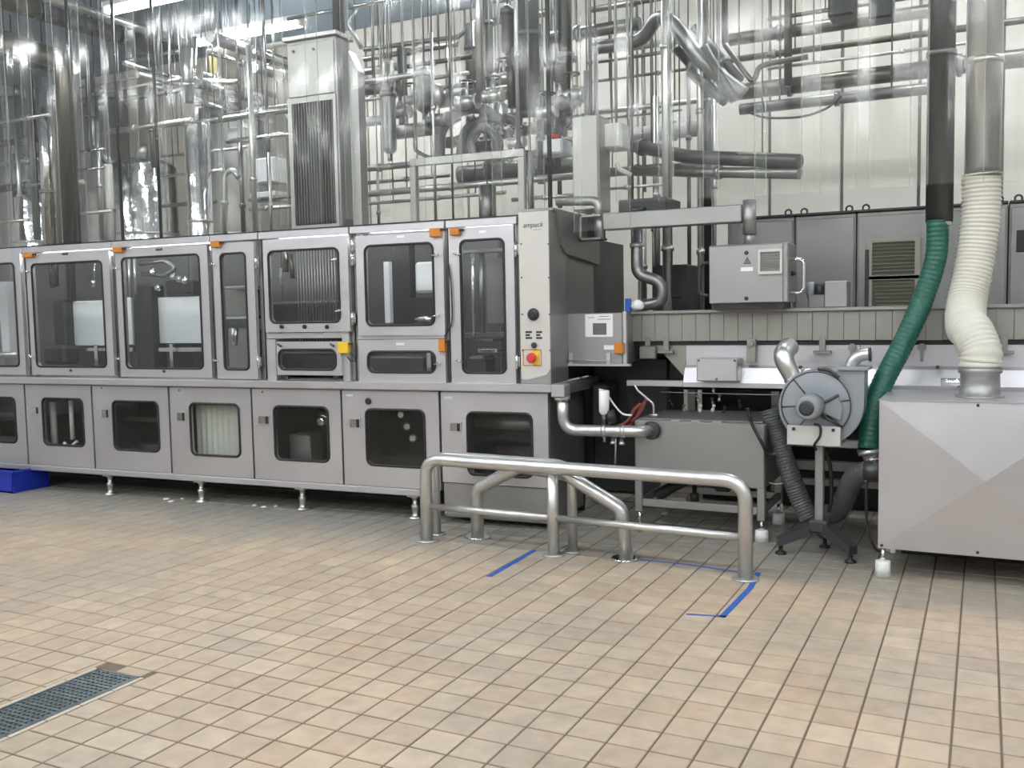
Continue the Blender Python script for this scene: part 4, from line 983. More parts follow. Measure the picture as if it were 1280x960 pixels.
# ================================================================== BLOWER ON STAND
BY = 5.88
c = P(1022, 506, BY)
t = Thing('blower', 'grey radial blower with motor on a dark tripod stand', 'blower', (c.x, BY, 0))
sc = []; R0 = .225; xr = P(1077, 470, BY).x; ztop = P(1060, 463, BY).z
th0 = 0; pts = []
for k in range(37):
    th = math.radians(0 - k * 7.5)        # clockwise from +x round the bottom up to the tongue
    rad = .262 - .05 * (k / 36); pts.append((c.x + rad * math.cos(th), c.z + rad * math.sin(th)))
pts += [(c.x + .10, c.z + .2)]
pts += [(c.x + .13, ztop), (c.x + .262, ztop)]
pts2 = [(x, z) for x, z in pts]
t.part('scroll_casing', MB().prism(pts2, BY + .0, BY + .2), 'blower_paint')
cf = (c.x - .005, BY, c.z - .005)
t.part('front_cover', MB().lathe((c.x - .01, BY + .002, c.z), (0, -1, 0), [(0, .205), (.012, .205), (.016, .198), (.028, .13), (.03, .1)], 40), 'blower_paint')
t.part('cover_ring', MB().tube([(c.x - .01 + .2 * math.cos(q_ * math.pi / 18), BY - .016, c.z + .2 * math.sin(q_ * math.pi / 18)) for q_ in range(37)], .0035, 6), 'pipe_dark')
for ang in (10, 130, 185, 235, 320):
    a0 = math.radians(ang); p0 = Vector((c.x - .01 + .09 * math.cos(a0), BY - .03, c.z + .09 * math.sin(a0))); p1 = Vector((c.x - .01 + .195 * math.cos(a0), BY - .016, c.z + .195 * math.sin(a0)))
    t.part('cover_rib', MB().tube([p0, p1], .005, 6), 'pipe_dark')
cm = P(1014, 509, BY - .1)
t.part('motor', MB().lathe((cm.x, BY - .02, cm.z), (-.08, -1, 0), [(0, .075), (.1, .075), (.15, .07), (.165, .055)], 24), 'blower_paint')
t.part('motor_cap', MB().lathe((cm.x - .014, BY - .18, cm.z), (-.08, -1, 0), [(0, .045), (.012, .042), (.016, .03)], 16), 'dark_paint')
a_ = P(1040, 512, BY - .03); m = MB()
m.prism([(a_.x - .09, a_.z), (a_.x + .035, a_.z + .085), (a_.x + .06, a_.z + .02), (a_.x + .05, a_.z - .06)], BY - .05, BY - .034)
t.part('fan_guard', m, 'blower_paint')
t.part('guard_arm', MB().tube([(a_.x - .09, BY - .055, a_.z + .01), (a_.x + .04, BY - .05, a_.z + .09)], .009, 8).tube([(a_.x - .08, BY - .055, a_.z - .02), (a_.x + .06, BY - .05, a_.z - .1)], .009, 8), 'dark_paint')
t.part('outlet_flange', MB().box(c.x + .11, c.x + .285, BY - .02, BY + .22, ztop, ztop + .018, .003), 'blower_paint')
pa = [P(1066, 463, BY + .1), P(1066, 448, BY + .1), P(1088, 442.5, BY + .1)]
t.part('outlet_elbow', MB().tube(smooth_path([P(1062, 464, BY + .1), P(1067, 451, BY + .1), P(1076, 444.5, BY + .1), P(1087.5, 443, BY + .1)]), .036, 16), 'pipe')
t.part('elbow_rim', MB().cyl(P(1086, 443.2, BY + .1), P(1089, 443, BY + .1), .042, 16), 'dark_paint')
ie = [P(993, 476, BY + .1), P(988, 466, BY + .1), P(981, 452, BY + .1), P(980, 442, BY + .13), P(986, 434, BY + .25)]
t.part('inlet_elbow', MB().tube(smooth_path(ie), [.05 + .012 * min(1, i / 30) for i in range(len(smooth_path(ie)))], 18), 'pipe')
t.part('inlet_collar', ring(ie[0], ie[1], .3, .058, .02), 'pipe')
t.part('top_bar', MB().tube(smooth_path([P(1022, 461, BY - .02), P(1036, 463, BY - .02), P(1049, 472, BY - .02)]), .01, 8), 'dark_paint')
a, b = P(984.5, 531, BY - .04), P(1051, 558, BY - .04)
t.part('mounting_plate', MB().box(a.x, b.x, BY - .06, BY - .03, b.z, a.z, .003), 'plate_grey')
for x in (a.x + .04, b.x - .04): t.part('bolt', MB().cyl((x, BY - .06, a.z - .02), (x, BY - .068, a.z - .02), .011, 6), 'pipe_dark')
t.part('mounting_shelf', MB().box(a.x, b.x, BY - .03, BY + .22, b.z, b.z + .02, .003), 'plate_grey')
xp = P(1022.5, 600, BY).x
t.part('pole', MB().box(xp - .026, xp + .026, BY + .04, BY + .092, .2, b.z, .006), 'steel_mid')
t.part('cable', MB().tube(smooth_path([P(1018, 530, BY - .07), P(1025, 533, BY - .08), P(1025, 545, BY - .08), P(1018, 556, BY - .07), P(1020, 562, BY + .0)]), .008, 8), 'black')
hub = Vector((xp, BY + .06, .2))
t.part('hub', MB().box(xp - .06, xp + .06, BY + .0, BY + .12, .14, .215, .01), 'dark_paint')
for px, py in ((976, 692), (1063, 703), (1031, 684)):
    f_ = G(px, py); d = Vector((f_.x - hub.x, f_.y - hub.y, 0)); L = d.length; d.normalize(); n = Vector((-d.y, d.x, 0)) * .034
    s0 = Vector((hub.x, hub.y, 0)); e = s0 + d * (L + .02)
    vs = []
    for (p, zt2, zb2) in ((s0, .215, .15), (s0 + d * (L * .45), .175, .105), (e, .1, .05)):
        for sgn in (-1, 1):
            for z in (zb2, zt2): vs.append((p.x + n.x * sgn, p.y + n.y * sgn, z))
    fs = []
    for k in (0, 4): fs += [(k, k + 1, k + 5, k + 4), (k + 2, k + 6, k + 7, k + 3), (k + 1, k + 3, k + 7, k + 5), (k, k + 4, k + 6, k + 2)]
    fs += [(0, 2, 3, 1), (8, 9, 11, 10)]
    lg = t.part('leg', MB().add(vs, fs), 'dark_paint')
    t.part('foot', MB().lathe((f_.x, f_.y, 0), (0, 0, 1), [(0, .035), (.012, .033), (.02, .013), (.06, .013)], 14), 'black', parent=lg)

# ================================================================== BIG FILTER BOX
BXY, BXB = 5.55, 6.25
bx0 = P(1098, 600, BXY).x; bx1 = bx0 + 1.06; bz0, bz1 = .16, .985
t = Thing('filter_box', 'large stainless box with cross-creased front sheet on white plastic feet', 'cabinet', ((bx0 + bx1) / 2, 5.9, 0))
t.part('box_shell', MB().box(bx0, bx1, BXY + .03, BXB, bz0, bz1, .004), 'steel')
cxm, czm, dep = (bx0 + bx1) / 2, (bz0 + bz1) / 2, .034
vs = [(bx0, BXY + .012, bz0), (bx1, BXY + .012, bz0), (bx1, BXY + .012, bz1), (bx0, BXY + .012, bz1), (cxm, BXY - dep + .012, czm), (bx0, BXY + .03, bz0), (bx1, BXY + .03, bz0), (bx1, BXY + .03, bz1), (bx0, BXY + .03, bz1)]
t.part('front_sheet', MB().add(vs, [(0, 1, 4), (1, 2, 4), (2, 3, 4), (3, 0, 4), (0, 5, 6, 1), (1, 6, 7, 2), (2, 7, 8, 3), (3, 8, 5, 0)]), 'steel')
t.part('top_sheet', MB().box(bx0 - .004, bx1 + .004, BXY + .004, BXB, bz1, bz1 + .006, .002), 'steel')
for px, py in ((1222.5, 507), (1102, 682), (1222, 691)):
    a = P(px, py, BXY); t.part('screw', MB().cyl((a.x, BXY + .012, a.z), (a.x, BXY + .002, a.z), .008, 8), 'dark_paint')
for x in (bx0 + .025, bx1 - .06):
    for y in (BXY + .03, BXB - .06):
        lg = t.part('leg', MB().cyl((x, y, .07), (x, y, bz0 + .002), .012, 10), 'chrome')
        t.part('foot', MB().lathe((x, y, 0), (0, 0, 1), [(0, .042), (.085, .04), (.088, .034)], 18), 'white_plastic', parent=lg)
t.part('shade_plate', MB().box(bx0 + .08, bx1, BXB - .12, BXB - .1, .004, bz0 + .002), 'black')  # added black plate, deepens the shade beneath the box
t.part('bottom_lug', MB().box(bx0 + .06, bx0 + .09, BXY + .04, BXY + .07, bz0 - .03, bz0 + .001, .003), 'steel')
hc = P(1224.5, 497, 5.86); hc.z = bz1 + .006
t.part('hose_spigot', MB().lathe(hc, (0, 0, 1), [(0, .125), (.008, .125), (.01, .105), (.13, .1), (.135, .112), (.16, .112), (.165, .1), (.2, .1)], 28), 'steel_mid')
a = P(1176, 481, 5.86); t.part('side_nozzle', MB().cyl((a.x, 5.86, hc.z + .075), (hc.x, 5.86, hc.z + .075), .026, 14), 'chrome')
a = P(1090, 590, 5.75)
t.part('inlet_stub', MB().cyl((bx0 - .1, 5.78, a.z), (bx0 + .01, 5.78, a.z), .055, 16), 'pipe_dark')
# hoses
def hose(name, pts, r, mat, label, step=.022, amp=.06, n=20, group=None, spiral=False):
    pth = resample(smooth_path(pts, 16), step / 4)
    rad = [r * (1 + amp * math.cos(2 * math.pi * i / 4)) for i in range(len(pth))]
    return solo(name, MB().tube(pth, rad, n), mat, label, 'hose')
PY = 6.42
hose('white_hose', [P(1227, 218, PY), P(1226, 270, PY), P(1218, 330, PY - .02), P(1208, 380, PY - .1), P(1208, 408, 6.12), (hc.x - .045, hc.y + .09, hc.z + .36), (hc.x, hc.y + .01, hc.z + .25), (hc.x, hc.y, hc.z + .19), (hc.x, hc.y, hc.z + .168)], .108, 'white_hose', 'cream white corrugated hose feeding into the large box', .026, .045, 24)
ge = [P(1172, 276, PY - .02), P(1170, 320, PY - .03), P(1155, 370, 6.35), P(1131, 425, 6.25), P(1103, 480, 6.12), P(1090, 520, 6.05), P(1086, 562, 6.0)]
hose('green_hose', ge, .063, 'green_hose', 'dark green ribbed hose curving down behind the large box', .03, .03, 20)
t = Thing('hose_coupling', 'steel hose coupling below the green hose end', 'coupling', P(1088, 578, 6.0))
t.part('coupling_ring', MB().cyl(P(1086, 561, 6.0), P(1087, 568, 6.0), .068, 18), 'pipe')
t.part('coupling_elbow', MB().tube(smooth_path([P(1087, 567, 6.0), P(1090, 574, 6.0), P(1098, 582, 5.98)]), .045, 14), 'pipe')
hose('grey_hose', [P(1100, 588, 5.8), P(1082, 590, 5.85), P(1066, 600, 5.95), P(1057, 620, 6.05), P(1046, 640, 6.15), P(1032, 643, 6.25)], .062, 'grey_hose', 'thick grey hose bending from the large box to behind the blower pole', .02, .03)
hose('grey_hose', [P(962, 512, 6.25), P(972, 545, 6.25), P(985, 585, 6.22), P(998, 620, 6.22), P(1012, 648, 6.2)], .062, 'grey_hose', 'dark grey hose slanting down between small tank and blower pole', .02, .03)
solo('black_cable', MB().tube(smooth_path([P(1083, 600, 5.7), P(1083, 645, 5.7), P(1085, 665, 5.7), P(1093, 684, 5.7), P(1100, 690, 5.7)]), .008, 8), 'black', 'black cable hanging to the floor beside the large box foot', 'cable')
solo('black_cable', MB().tube(smooth_path([P(1031, 560, 5.98), P(1038, 585, 6.0), P(1039, 620, 6.0), P(1036, 640, 6.0)]), .012, 8), 'black', 'black cable hanging down beside the blower pole', 'cable')
# upright pipes feeding the hoses
t = Thing('extraction_pipe', 'dark grey upright extraction pipe above the green hose', 'pipe', P(1173, 276, PY))
a = P(1174, 278, PY); t.part('pipe_run', MB().cyl((a.x, PY, a.z), (a.x, PY, 4.98), .078, 24), 'pipe_dark'); t.part('clamp', MB().cyl((a.x, PY, 3.0), (a.x, PY, 3.03), .086, 24), 'pipe_grey'); t.part('end_band', MB().cyl((a.x, PY, a.z - .02), (a.x, PY, a.z + .03), .072, 24), 'plate_grey')
t = Thing('extraction_pipe', 'bright stainless upright extraction pipe above the white hose', 'pipe', P(1228, 222, PY))
a = P(1228, 222, PY); t.part('pipe_run', MB().cyl((a.x, PY, a.z), (a.x, PY, 4.98), .1, 28), 'pipe'); t.part('clamp', MB().cyl((a.x, PY, 2.92), (a.x, PY, 2.96), .108, 28), 'pipe'); t.part('end_band', MB().cyl((a.x, PY, a.z - .01), (a.x, PY, a.z + .025), .107, 28), 'pipe_brown')

# blue crate at the far end
c = G(18, 617)
t = Thing('blue_crate', 'blue plastic crate standing on the floor before the machine', 'crate', (c.x - .25, c.y + .2, 0))
m = MB(); x0, x1, y0, y1, h = c.x - .5, c.x, c.y, c.y + .36, .2
m.prism([(x0 + .02, 0), (x1 - .02, 0), (x1, h), (x1 - .012, h), (x1 - .03, .012), (x0 + .03, .012), (x0 + .012, h), (x0, h)], y0, y1)
m.box(x0 + .005, x1 - .005, y0, y0 + .01, 0, h).box(x0 + .005, x1 - .005, y1 - .01, y1, 0, h)
t.part('crate_body', m, 'blue_plastic')
t.part('crate_rim', MB().box(x0 - .012, x1 + .012, y0 - .012, y0 + .006, h - .025, h, .003).box(x0 - .012, x1 + .012, y1 - .006, y1 + .012, h - .025, h, .003).box(x1 - .006, x1 + .012, y0, y1, h - .025, h, .003).box(x0 - .012, x0 + .006, y0, y1, h - .025, h, .003), 'blue_plastic')
t.part('crate_rib', MB().box(x0 + .2, x0 + .22, y0 - .01, y0, .02, h - .02, .003), 'blue_plastic')
for k, (px, py) in enumerate(((208, 624), (214, 627), (228, 624), (318, 632), (330, 634), (345, 633))):
    g = G(px, py); s_ = random.uniform(.015, .03)
    solo('litter_scrap', MB().lathe((g.x, g.y, .0), (0, 0, 1), [(0, s_), (.006, s_ * .9), (.01, s_ * .4)], 6), 'white_plastic', 'tiny white scrap of litter on the floor under the machine', 'litter', group='white scraps under the machine')
#PIPES#
# ================================================================== PIPEWORK BEHIND THE CURTAIN
def zone(px):
    return 'by the foil-wrapped tanks' if px < 360 else 'beside the filter housings' if px < 598 else 'among the process valves' if px < 730 else 'above the hatch box' if px < 890 else 'above the switch cabinets'
TONE = {'pipe': 'bright steel', 'chrome': 'mirror-bright', 'pipe_grey': 'mid-grey', 'pipe_dark': 'dark grey', 'pipe_brown': 'brownish steel', 'black': 'black', 'foil': 'foil-clad', 'steel_mid': 'satin steel', 'plate_grey': 'pale grey'}
def pipe(pts, wpx, mat, kind, label=None, fl=0.0, hang=True, smooth=False, clamps=1, name='pipe', cat='pipe'):
    pts = [Vector(p) for p in pts]; mid = pts[len(pts) // 2]
    r = wpx / 2 * depth(mid) / FPX
    px = proj((pts[0] + pts[-1]) / 2)[0]
    size = 'thin' if wpx <= 6 else 'medium' if wpx <= 12 else 'thick'
    if not label: label = '%s %s %s %s %s' % (size, TONE[mat], kind, name.replace('_', ' '), zone(px))
    low = min(pts, key=lambda p: p.z)
    t = Thing(name, label, cat, low, group=label)
    path = smooth_path(pts) if smooth else fillet(pts, fl or r * 2.6) if len(pts) > 2 else pts
    t.part('pipe_run', MB().tube(path, r, 16 if wpx > 8 else 10), mat)
    L = (pts[1] - pts[0]).length
    if clamps and L > .5 and not smooth:
        for k in range(max(1, int(L / 1.1))):
            f = (k + .5 + random.uniform(-.25, .25)) / max(1, int(L / 1.1))
            t.part('clamp', ring(pts[0], pts[1], f, r * 1.22 + .004, .035), mat if mat in ('pipe', 'pipe_grey') else 'pipe_grey')
    if hang:
        for f in ((.22, .8) if L > .9 else (.5,)):
            q = pts[0].lerp(pts[1], f)
            if q.z < 4.9: t.part('hanger', MB().cyl((q.x, q.y, q.z + r * .5), (q.x, q.y, RH - .01), .006, 6), 'pipe_grey')
    return t
def hx(x0, y0, x1, Y, w, mat, label=None, **k):
    a = P(x0, y0, Y); d = ray(x1, y0); 
    # same height and distance, ends where column x1 of the view meets it
    lo, hi = a.x, a.x + 12
    for _ in range(40):
        m_ = (lo + hi) / 2
        if proj((m_, Y, a.z))[0] < x1: lo = m_
        else: hi = m_
    return pipe([a, (lo, Y, a.z)], w, mat, 'level', label, **k)
def hy(x0, y0, x1, Y, w, mat, label=None, **k):
    a = P(x0, y0, Y); lo, hi = Y, RY1 - .02
    for _ in range(40):
        m_ = (lo + hi) / 2
        if proj((a.x, m_, a.z))[0] < x1: lo = m_
        else: hi = m_
    return pipe([a, (a.x, lo, a.z)], w, mat, 'receding', label, **k)
def vz(x, y0, y1, Y, w, mat, label=None, **k):
    b = P(x, y1, Y); z1 = P(x, y0, Y).z if y0 > 2 else RH - .01
    return pipe([(b.x, Y, b.z), (b.x, Y, z1)], w, mat, 'upright', label, hang=y0 > 2, **k)
def pl(pts, w, mat, kind, label=None, **k): return pipe([P(*p) for p in pts], w, mat, kind, label, **k)

# --- foil-wrapped tanks
for x, w_, top, Y, lab, mt_ in ((42, 62, 190, 8.3, 'tall foil-wrapped tank beside the fat upright pipe', 'foil'), (178, 80, 196, 8.3, 'broad foil-wrapped tank with crumpled bright cladding', 'foil'), (246, 30, 152, 7.5, 'slim polished steel column tank', 'foil'),
                           (118, 76, 118, 9.25, 'large dull steel vessel standing behind the foil-wrapped tanks', 'steel_dark'), (300, 120, 130, 9.2, 'large dull steel vessel standing behind the slim column tank', 'steel_dark'), (22, 64, 120, 8.9, 'large pale steel vessel under the fat overhead pipe', 'steel_mid')):
    a = P(x, top, Y); r = w_ / 2 * depth(a) / FPX
    t = Thing('tank', lab, 'tank', (a.x, Y, 0))
    t.part('tank_shell', MB().lathe((a.x, Y, .25), (0, 0, 1), [(0, r * .4), (.12, r * .98), (.14, r), (a.z - .25 - r * .35, r), (a.z - .25 - r * .2, r * .9), (a.z - .25 - .04, r * .5), (a.z - .25, r * .15)], 32), mt_)
    for z in (1.2, 2.0, 2.5):
        if z < a.z - .3: t.part('band', MB().cyl((a.x, Y, z), (a.x, Y, z + .03), r * 1.012, 32), 'pipe')
    t.part('nozzle', MB().cyl((a.x, Y, a.z - .02), (a.x, Y, a.z + .14), r * .18, 12), 'pipe')
    for k in range(3):
        an = k * 2.1; t.part('leg', MB().cyl((a.x + r * .7 * math.cos(an), Y + r * .7 * math.sin(an), 0), (a.x + r * .7 * math.cos(an), Y + r * .7 * math.sin(an), .4), .04, 10), 'pipe')
# --- fat overhead pipes
hy(-40, -14, 232, 6.05, 19, 'pipe_brown', 'fat brownish steel overhead pipe running away above the tanks')
hy(40, -10, 232, 6.3, 9, 'pipe', 'bright overhead pipe running alongside the fat brownish pipe')
t = pl([(-120, 10, 6.3), (84, 78, 7.1), (84, 310, 7.1)], 26, 'pipe_brown', 'bent', 'very fat brownish pipe that turns down beside the tanks', fl=.18)
hy(-80, 50, 70, 6.6, 9, 'pipe_brown', 'brownish pipe tucked under the very fat pipe')
vz(66, 88, 310, 7.3, 20, 'foil', 'fat mirror-clad upright pipe beside the foil-wrapped tank')
for a in ((155, 79, 300, 7.0, 6, 'chrome'), (172, 92, 292, 7.2, 6, 'pipe'), (262, 46, 362, 7.6, 14, 'pipe_grey'), (262, 66, 330, 7.6, 6, 'chrome'), (246, 104, 332, 7.6, 9, 'pipe_grey'), (246, 128, 340, 7.6, 6, 'chrome'), (318, 84, 366, 7.7, 12, 'pipe'), (318, 64, 366, 7.7, 5, 'pipe'), (250, 92, 345, 7.9, 6, 'pipe'), (186, 106, 300, 7.4, 4, 'pipe')): hy(*a)
for a in ((0, 153, 62, 7.2, 5, 'pipe'), (60, 127, 238, 7.6, 5, 'pipe'), (60, 140, 238, 7.7, 6, 'pipe_grey'), (62, 116, 200, 7.9, 4, 'pipe'), (128, 166, 240, 7.3, 7, 'pipe'), (192, 160, 366, 7.3, 5, 'chrome'), (150, 78, 228, 8.4, 6, 'pipe'), (200, 197, 310, 8.0, 4, 'pipe'), (284, 177, 366, 7.5, 6, 'chrome'), (100, 190, 132, 7.2, 4, 'chrome'),
          (312, 262, 366, 7.4, 5, 'pipe'), (312, 250, 366, 7.6, 5, 'pipe_grey'), (98, 213, 132, 7.1, 4, 'chrome'), (70, 270, 140, 7.2, 4, 'pipe'), (200, 221, 280, 7.6, 4, 'pipe'), (0, 278, 36, 7.0, 4, 'pipe'), (200, 258, 270, 7.9, 5, 'pipe_grey'), (260, 150, 366, 7.9, 12, 'pipe_grey'), (0, 180, 60, 7.8, 8, 'pipe_grey'), (0, 205, 64, 8.0, 6, 'pipe'), (0, 236, 64, 7.9, 9, 'pipe_grey')): hx(*a)
for a in ((47, 85, 300, 7.7, 9, 'pipe_dark'), (236, 60, 128, 7.6, 14, 'pipe_grey'), (320, 55, 300, 7.2, 7, 'pipe'), (340, 190, 300, 7.2, 4, 'pipe'), (128, 150, 300, 7.4, 6, 'pipe'), (140, 205, 300, 7.4, 10, 'plate_grey'), (28, 150, 300, 7.4, 6, 'pipe'), (305, 150, 300, 7.6, 6, 'pipe_grey'), (192, 120, 210, 7.6, 6, 'pipe_grey'), (262, 165, 300, 7.6, 10, 'pipe_grey')): vz(*a)
pl([(112, 96, 7.6), (116, 185, 7.6), (142, 208, 7.6)], 11, 'pipe_grey', 'bent')
pl([(77, 306, 7.2), (77, 236, 7.2), (87, 229, 7.2), (104, 227, 7.2)], 6, 'pipe', 'hooked')
pl([(281, 300, 7.2), (281, 218, 7.2), (291, 211, 7.2), (298, 222, 7.2)], 7, 'pipe', 'hooked')
pl([(243, 46, 7.8), (243, 101, 7.8), (297, 103, 7.8)], 6, 'chrome', 'bent')
for x, y0, y1, Y, w_ in ((98, 0, 305, 6.4, 4), (154, 0, 305, 6.4, 4), (202, 0, 305, 6.4, 4), (688, 0, 262, 6.75, 6), (567, 0, 285, 6.75, 3)):
    vz(x, y0, y1, Y, w_, 'black', name='gap_line', cat='rod', clamps=0)  # black bars draw the dark gaps between curtain strips
# sign panel and white boxes
a, b = P(256, 62, 8.1), P(296, 98, 8.1)
t = Thing('sign_panel', 'small dark square panel with a faded yellow patch hung in the pipework', 'sign', ((a.x + b.x) / 2, 8.1, b.z))
t.part('panel_board', MB().box(a.x, b.x, 8.1, 8.13, b.z, a.z, .004), 'pipe_brown'); t.part('yellow_patch', MB().box(a.x + .06, a.x + .17, 8.095, 8.1, b.z + .08, a.z - .08), 'sign_yellow')
for x in (a.x + .04, b.x - .04): t.part('hanger', MB().cyl((x, 8.115, a.z), (x, 8.115, RH - .01), .006, 6), 'pipe_grey')
for x0, x1, y0, y1, Y, mt_, lab in ((314, 344, 199, 227, 7.9, 'white_board', 'white square cabinet among the pipes beside the square duct'), (312, 344, 241, 249, 7.7, 'white_board', 'narrow white bar box under the white square cabinet'), (284, 304, 160, 174, 8.0, 'plate_grey', 'small pale box above the hooked pipe'),
                                    (678, 703, 175, 191, 7.0, 'white_board', 'white instrument box under a red beacon'), (753, 777, 155, 184, 6.9, 'plate_grey', 'pale square box beside the grey strip pile box'), (1035, 1068, -22, 17, 7.6, 'black', 'black hanging box above the switch cabinets'), (1086, 1116, -22, 20, 7.7, 'dark_paint', 'dark hanging box next to the black one above the switch cabinets')):
    a, b = P(x0, y0, Y), P(x1, y1, Y); t = Thing('instrument_box', lab, 'box', ((a.x + b.x) / 2, Y, b.z))
    t.part('box_body', MB().box(a.x, b.x, Y, Y + .2, b.z, a.z, .008), mt_); t.part('box_lid', MB().box(a.x + .01, b.x - .01, Y - .012, Y - .001, b.z + .01, a.z - .01, .004), mt_)
    t.part('hanger', MB().cyl(((a.x + b.x) / 2, Y + .1, a.z), ((a.x + b.x) / 2, Y + .1, RH - .01), .012, 8), 'pipe_grey')
a = P(689, 171, 6.98); solo('warning_beacon', MB().lathe((a.x, 7.05, P(689, 174.5, 7).z), (0, 0, 1), [(0, .02), (.02, .02), (.022, .035), (.05, .03)], 14), 'red', 'small red beacon on top of the white instrument box', 'beacon')

# --- square duct with dark grille standing on the machine top
v0 = .26
t = Thing('air_duct', 'tall square steel duct with a dark ribbed grille standing on the machine', 'duct', (-.75, .5, ZT), 'M')
q = px_rect(362, 423, 48, 286.5, v0)
t.part('duct_shell', MB().box(q[0], q[1], v0, v0 + .2, ZT + .005, q[3], .008), 'steel_mid')
f_ = px_rect(368, 419, 127, 281, v0 - .01)
gf = t.part('grille_frame', MB().frame(q[0] + .005, q[1] - .004, f_[2] - .03, f_[3] + .04, (f_[0], f_[1], f_[2], f_[3], .005), v0 - .02, v0 - .001, 2), 'steel_mid')
t.part('grille_back', MB().box(f_[0], f_[1], v0 - .006, v0 - .001, f_[2], f_[3]), 'dark_paint', parent=gf)
for k in range(15):
    u = f_[0] + (k + .5) * (f_[1] - f_[0]) / 15; t.part('grille_rib', MB().box(u - .006, u + .006, v0 - .016, v0 - .006, f_[2], f_[3]), 'pipe_dark', parent=gf)
t.part('upper_panel', MB().box(q[0] + .015, q[1] - .015, v0 - .012, v0 - .001, f_[3] + .05, q[3] - .03, .004), 'steel_mid')
t.part('top_flange', MB().box(q[0] - .02, q[1] + .02, v0 - .03, v0 + .23, q[3], q[3] + .035, .005), 'steel')
for x, y in ((368, 65), (393, 62)):
    c = MP(x, y, v0); t.part('bolt', MB().cyl((c[0], v0 - .01, c[1]), (c[0], v0 - .02, c[1]), .012, 8), 'pipe_dark')
t.part('lower_beam', MB().box(q[0], q[1], v0 - .005, v0 + .2, ZT - .045, ZT + .004, .004), 'steel')
q2 = px_rect(439, 450, 88, 286, v0 + .1)
solo('duct_column', MB().prism([(q2[0], ZT - .06), (q2[1], ZT - .06), (q2[1], q2[3]), (q2[0], q2[3] + .16)], v0 + .1, v0 + .2), 'steel_mid', 'narrow steel duct with slanted top next to the square duct', 'duct', 'M')
vz(424, 0, 46, 6.7, 15, 'pipe_grey', 'mid-grey upright pipe entering the square duct top')
hx(335, 58, 416, 6.55, 7, 'plate_grey', 'pale bar running over the square duct top', hang=False)
hx(360, 24, 530, 7.2, 5, 'chrome', 'mirror-bright cable bar above the square duct')
hx(440, 8, 545, 7.6, 4, 'pipe')

# --- filter housings and centre pipes
for x, y0, y1, Y, w_, mt_, lab in ((485, 104, 193, 7.2, 18, 'pipe_grey', 'long grey filter housing with a looped pipe on top'), (530, 86, 141, 7.25, 22, 'pipe_dark', 'short dark filter housing hung from level pipes'), (634, 6, 70, 7.2, 16, 'pipe_dark', 'capped dark filter housing high among the valves')):
    a, b = P(x, y0, Y), P(x, y1, Y); r = w_ / 2 * depth(a) / FPX; h = a.z - b.z
    t = Thing('filter_housing', lab, 'filter', (a.x, Y, b.z))
    t.part('housing_body', MB().lathe((a.x, Y, b.z), (0, 0, 1), [(0, r * .4), (.03, r * .95), (.05, r), (h - .06, r), (h - .03, r * .9), (h, r * .4)], 20), mt_)
    t.part('housing_collar', MB().cyl((a.x, Y, b.z + h * .8), (a.x, Y, b.z + h * .8 + .05), r * 1.18, 20), 'pipe_grey')
    t.part('drain_plug', MB().cyl((a.x, Y, b.z - .06), (a.x, Y, b.z), r * .35, 10), 'pipe_dark')
    t.part('hanger', MB().cyl((a.x, Y, a.z), (a.x, Y, RH - .01), .008, 6), 'pipe_grey')
pl([(480, 109, 7.2), (480, 76, 7.2), (490, 76, 7.2), (490, 109, 7.2)], 5, 'pipe', 'looped', 'small looped pipe on top of the long grey filter housing')
pl([(519, 140, 7.3), (519, 188, 7.3), (536, 197, 7.3), (578, 194, 7.3)], 5, 'pipe_dark', 'bent')
pl([(455, 62, 8.0), (573, 46, 8.0), (600, 22, 8.0)], 6, 'pipe_grey', 'cranked')
pl([(452, 60, 7.8), (436, 28, 7.8), (446, 10, 7.8)], 6, 'pipe', 'cranked')
for a in ((455, 74, 572, 8.0, 7, 'pipe_grey'), (510, 83, 590, 7.4, 6, 'pipe_dark'), (540, 98, 586, 7.4, 5, 'pipe'), (455, 103, 526, 7.2, 8, 'pipe'), (455, 113, 482, 7.5, 14, 'pipe_dark'), (455, 125, 482, 7.2, 5, 'pipe'), (540, 128, 662, 7.35, 18, 'pipe_grey'), (455, 153, 480, 7.6, 12, 'pipe_grey'), (492, 166, 546, 7.6, 18, 'pipe_grey'),
          (455, 229, 562, 8.2, 5, 'pipe_grey'), (455, 243, 722, 7.2, 9, 'pipe'), (455, 255, 632, 7.4, 5, 'pipe'), (575, 219, 722, 7.7, 24, 'pipe_grey'), (440, 213, 520, 7.3, 8, 'pipe_grey'), (540, 112, 600, 7.5, 6, 'pipe_grey'), (455, 90, 500, 8.2, 10, 'pipe_grey'), (600, 150, 720, 7.6, 9, 'pipe_dark'), (600, 172, 716, 7.8, 7, 'pipe_grey'), (610, 90, 720, 7.9, 8, 'pipe_dark'), (640, 250, 724, 7.3, 5, 'pipe'), (600, 30, 690, 8.4, 10, 'pipe_grey')): hx(*a)
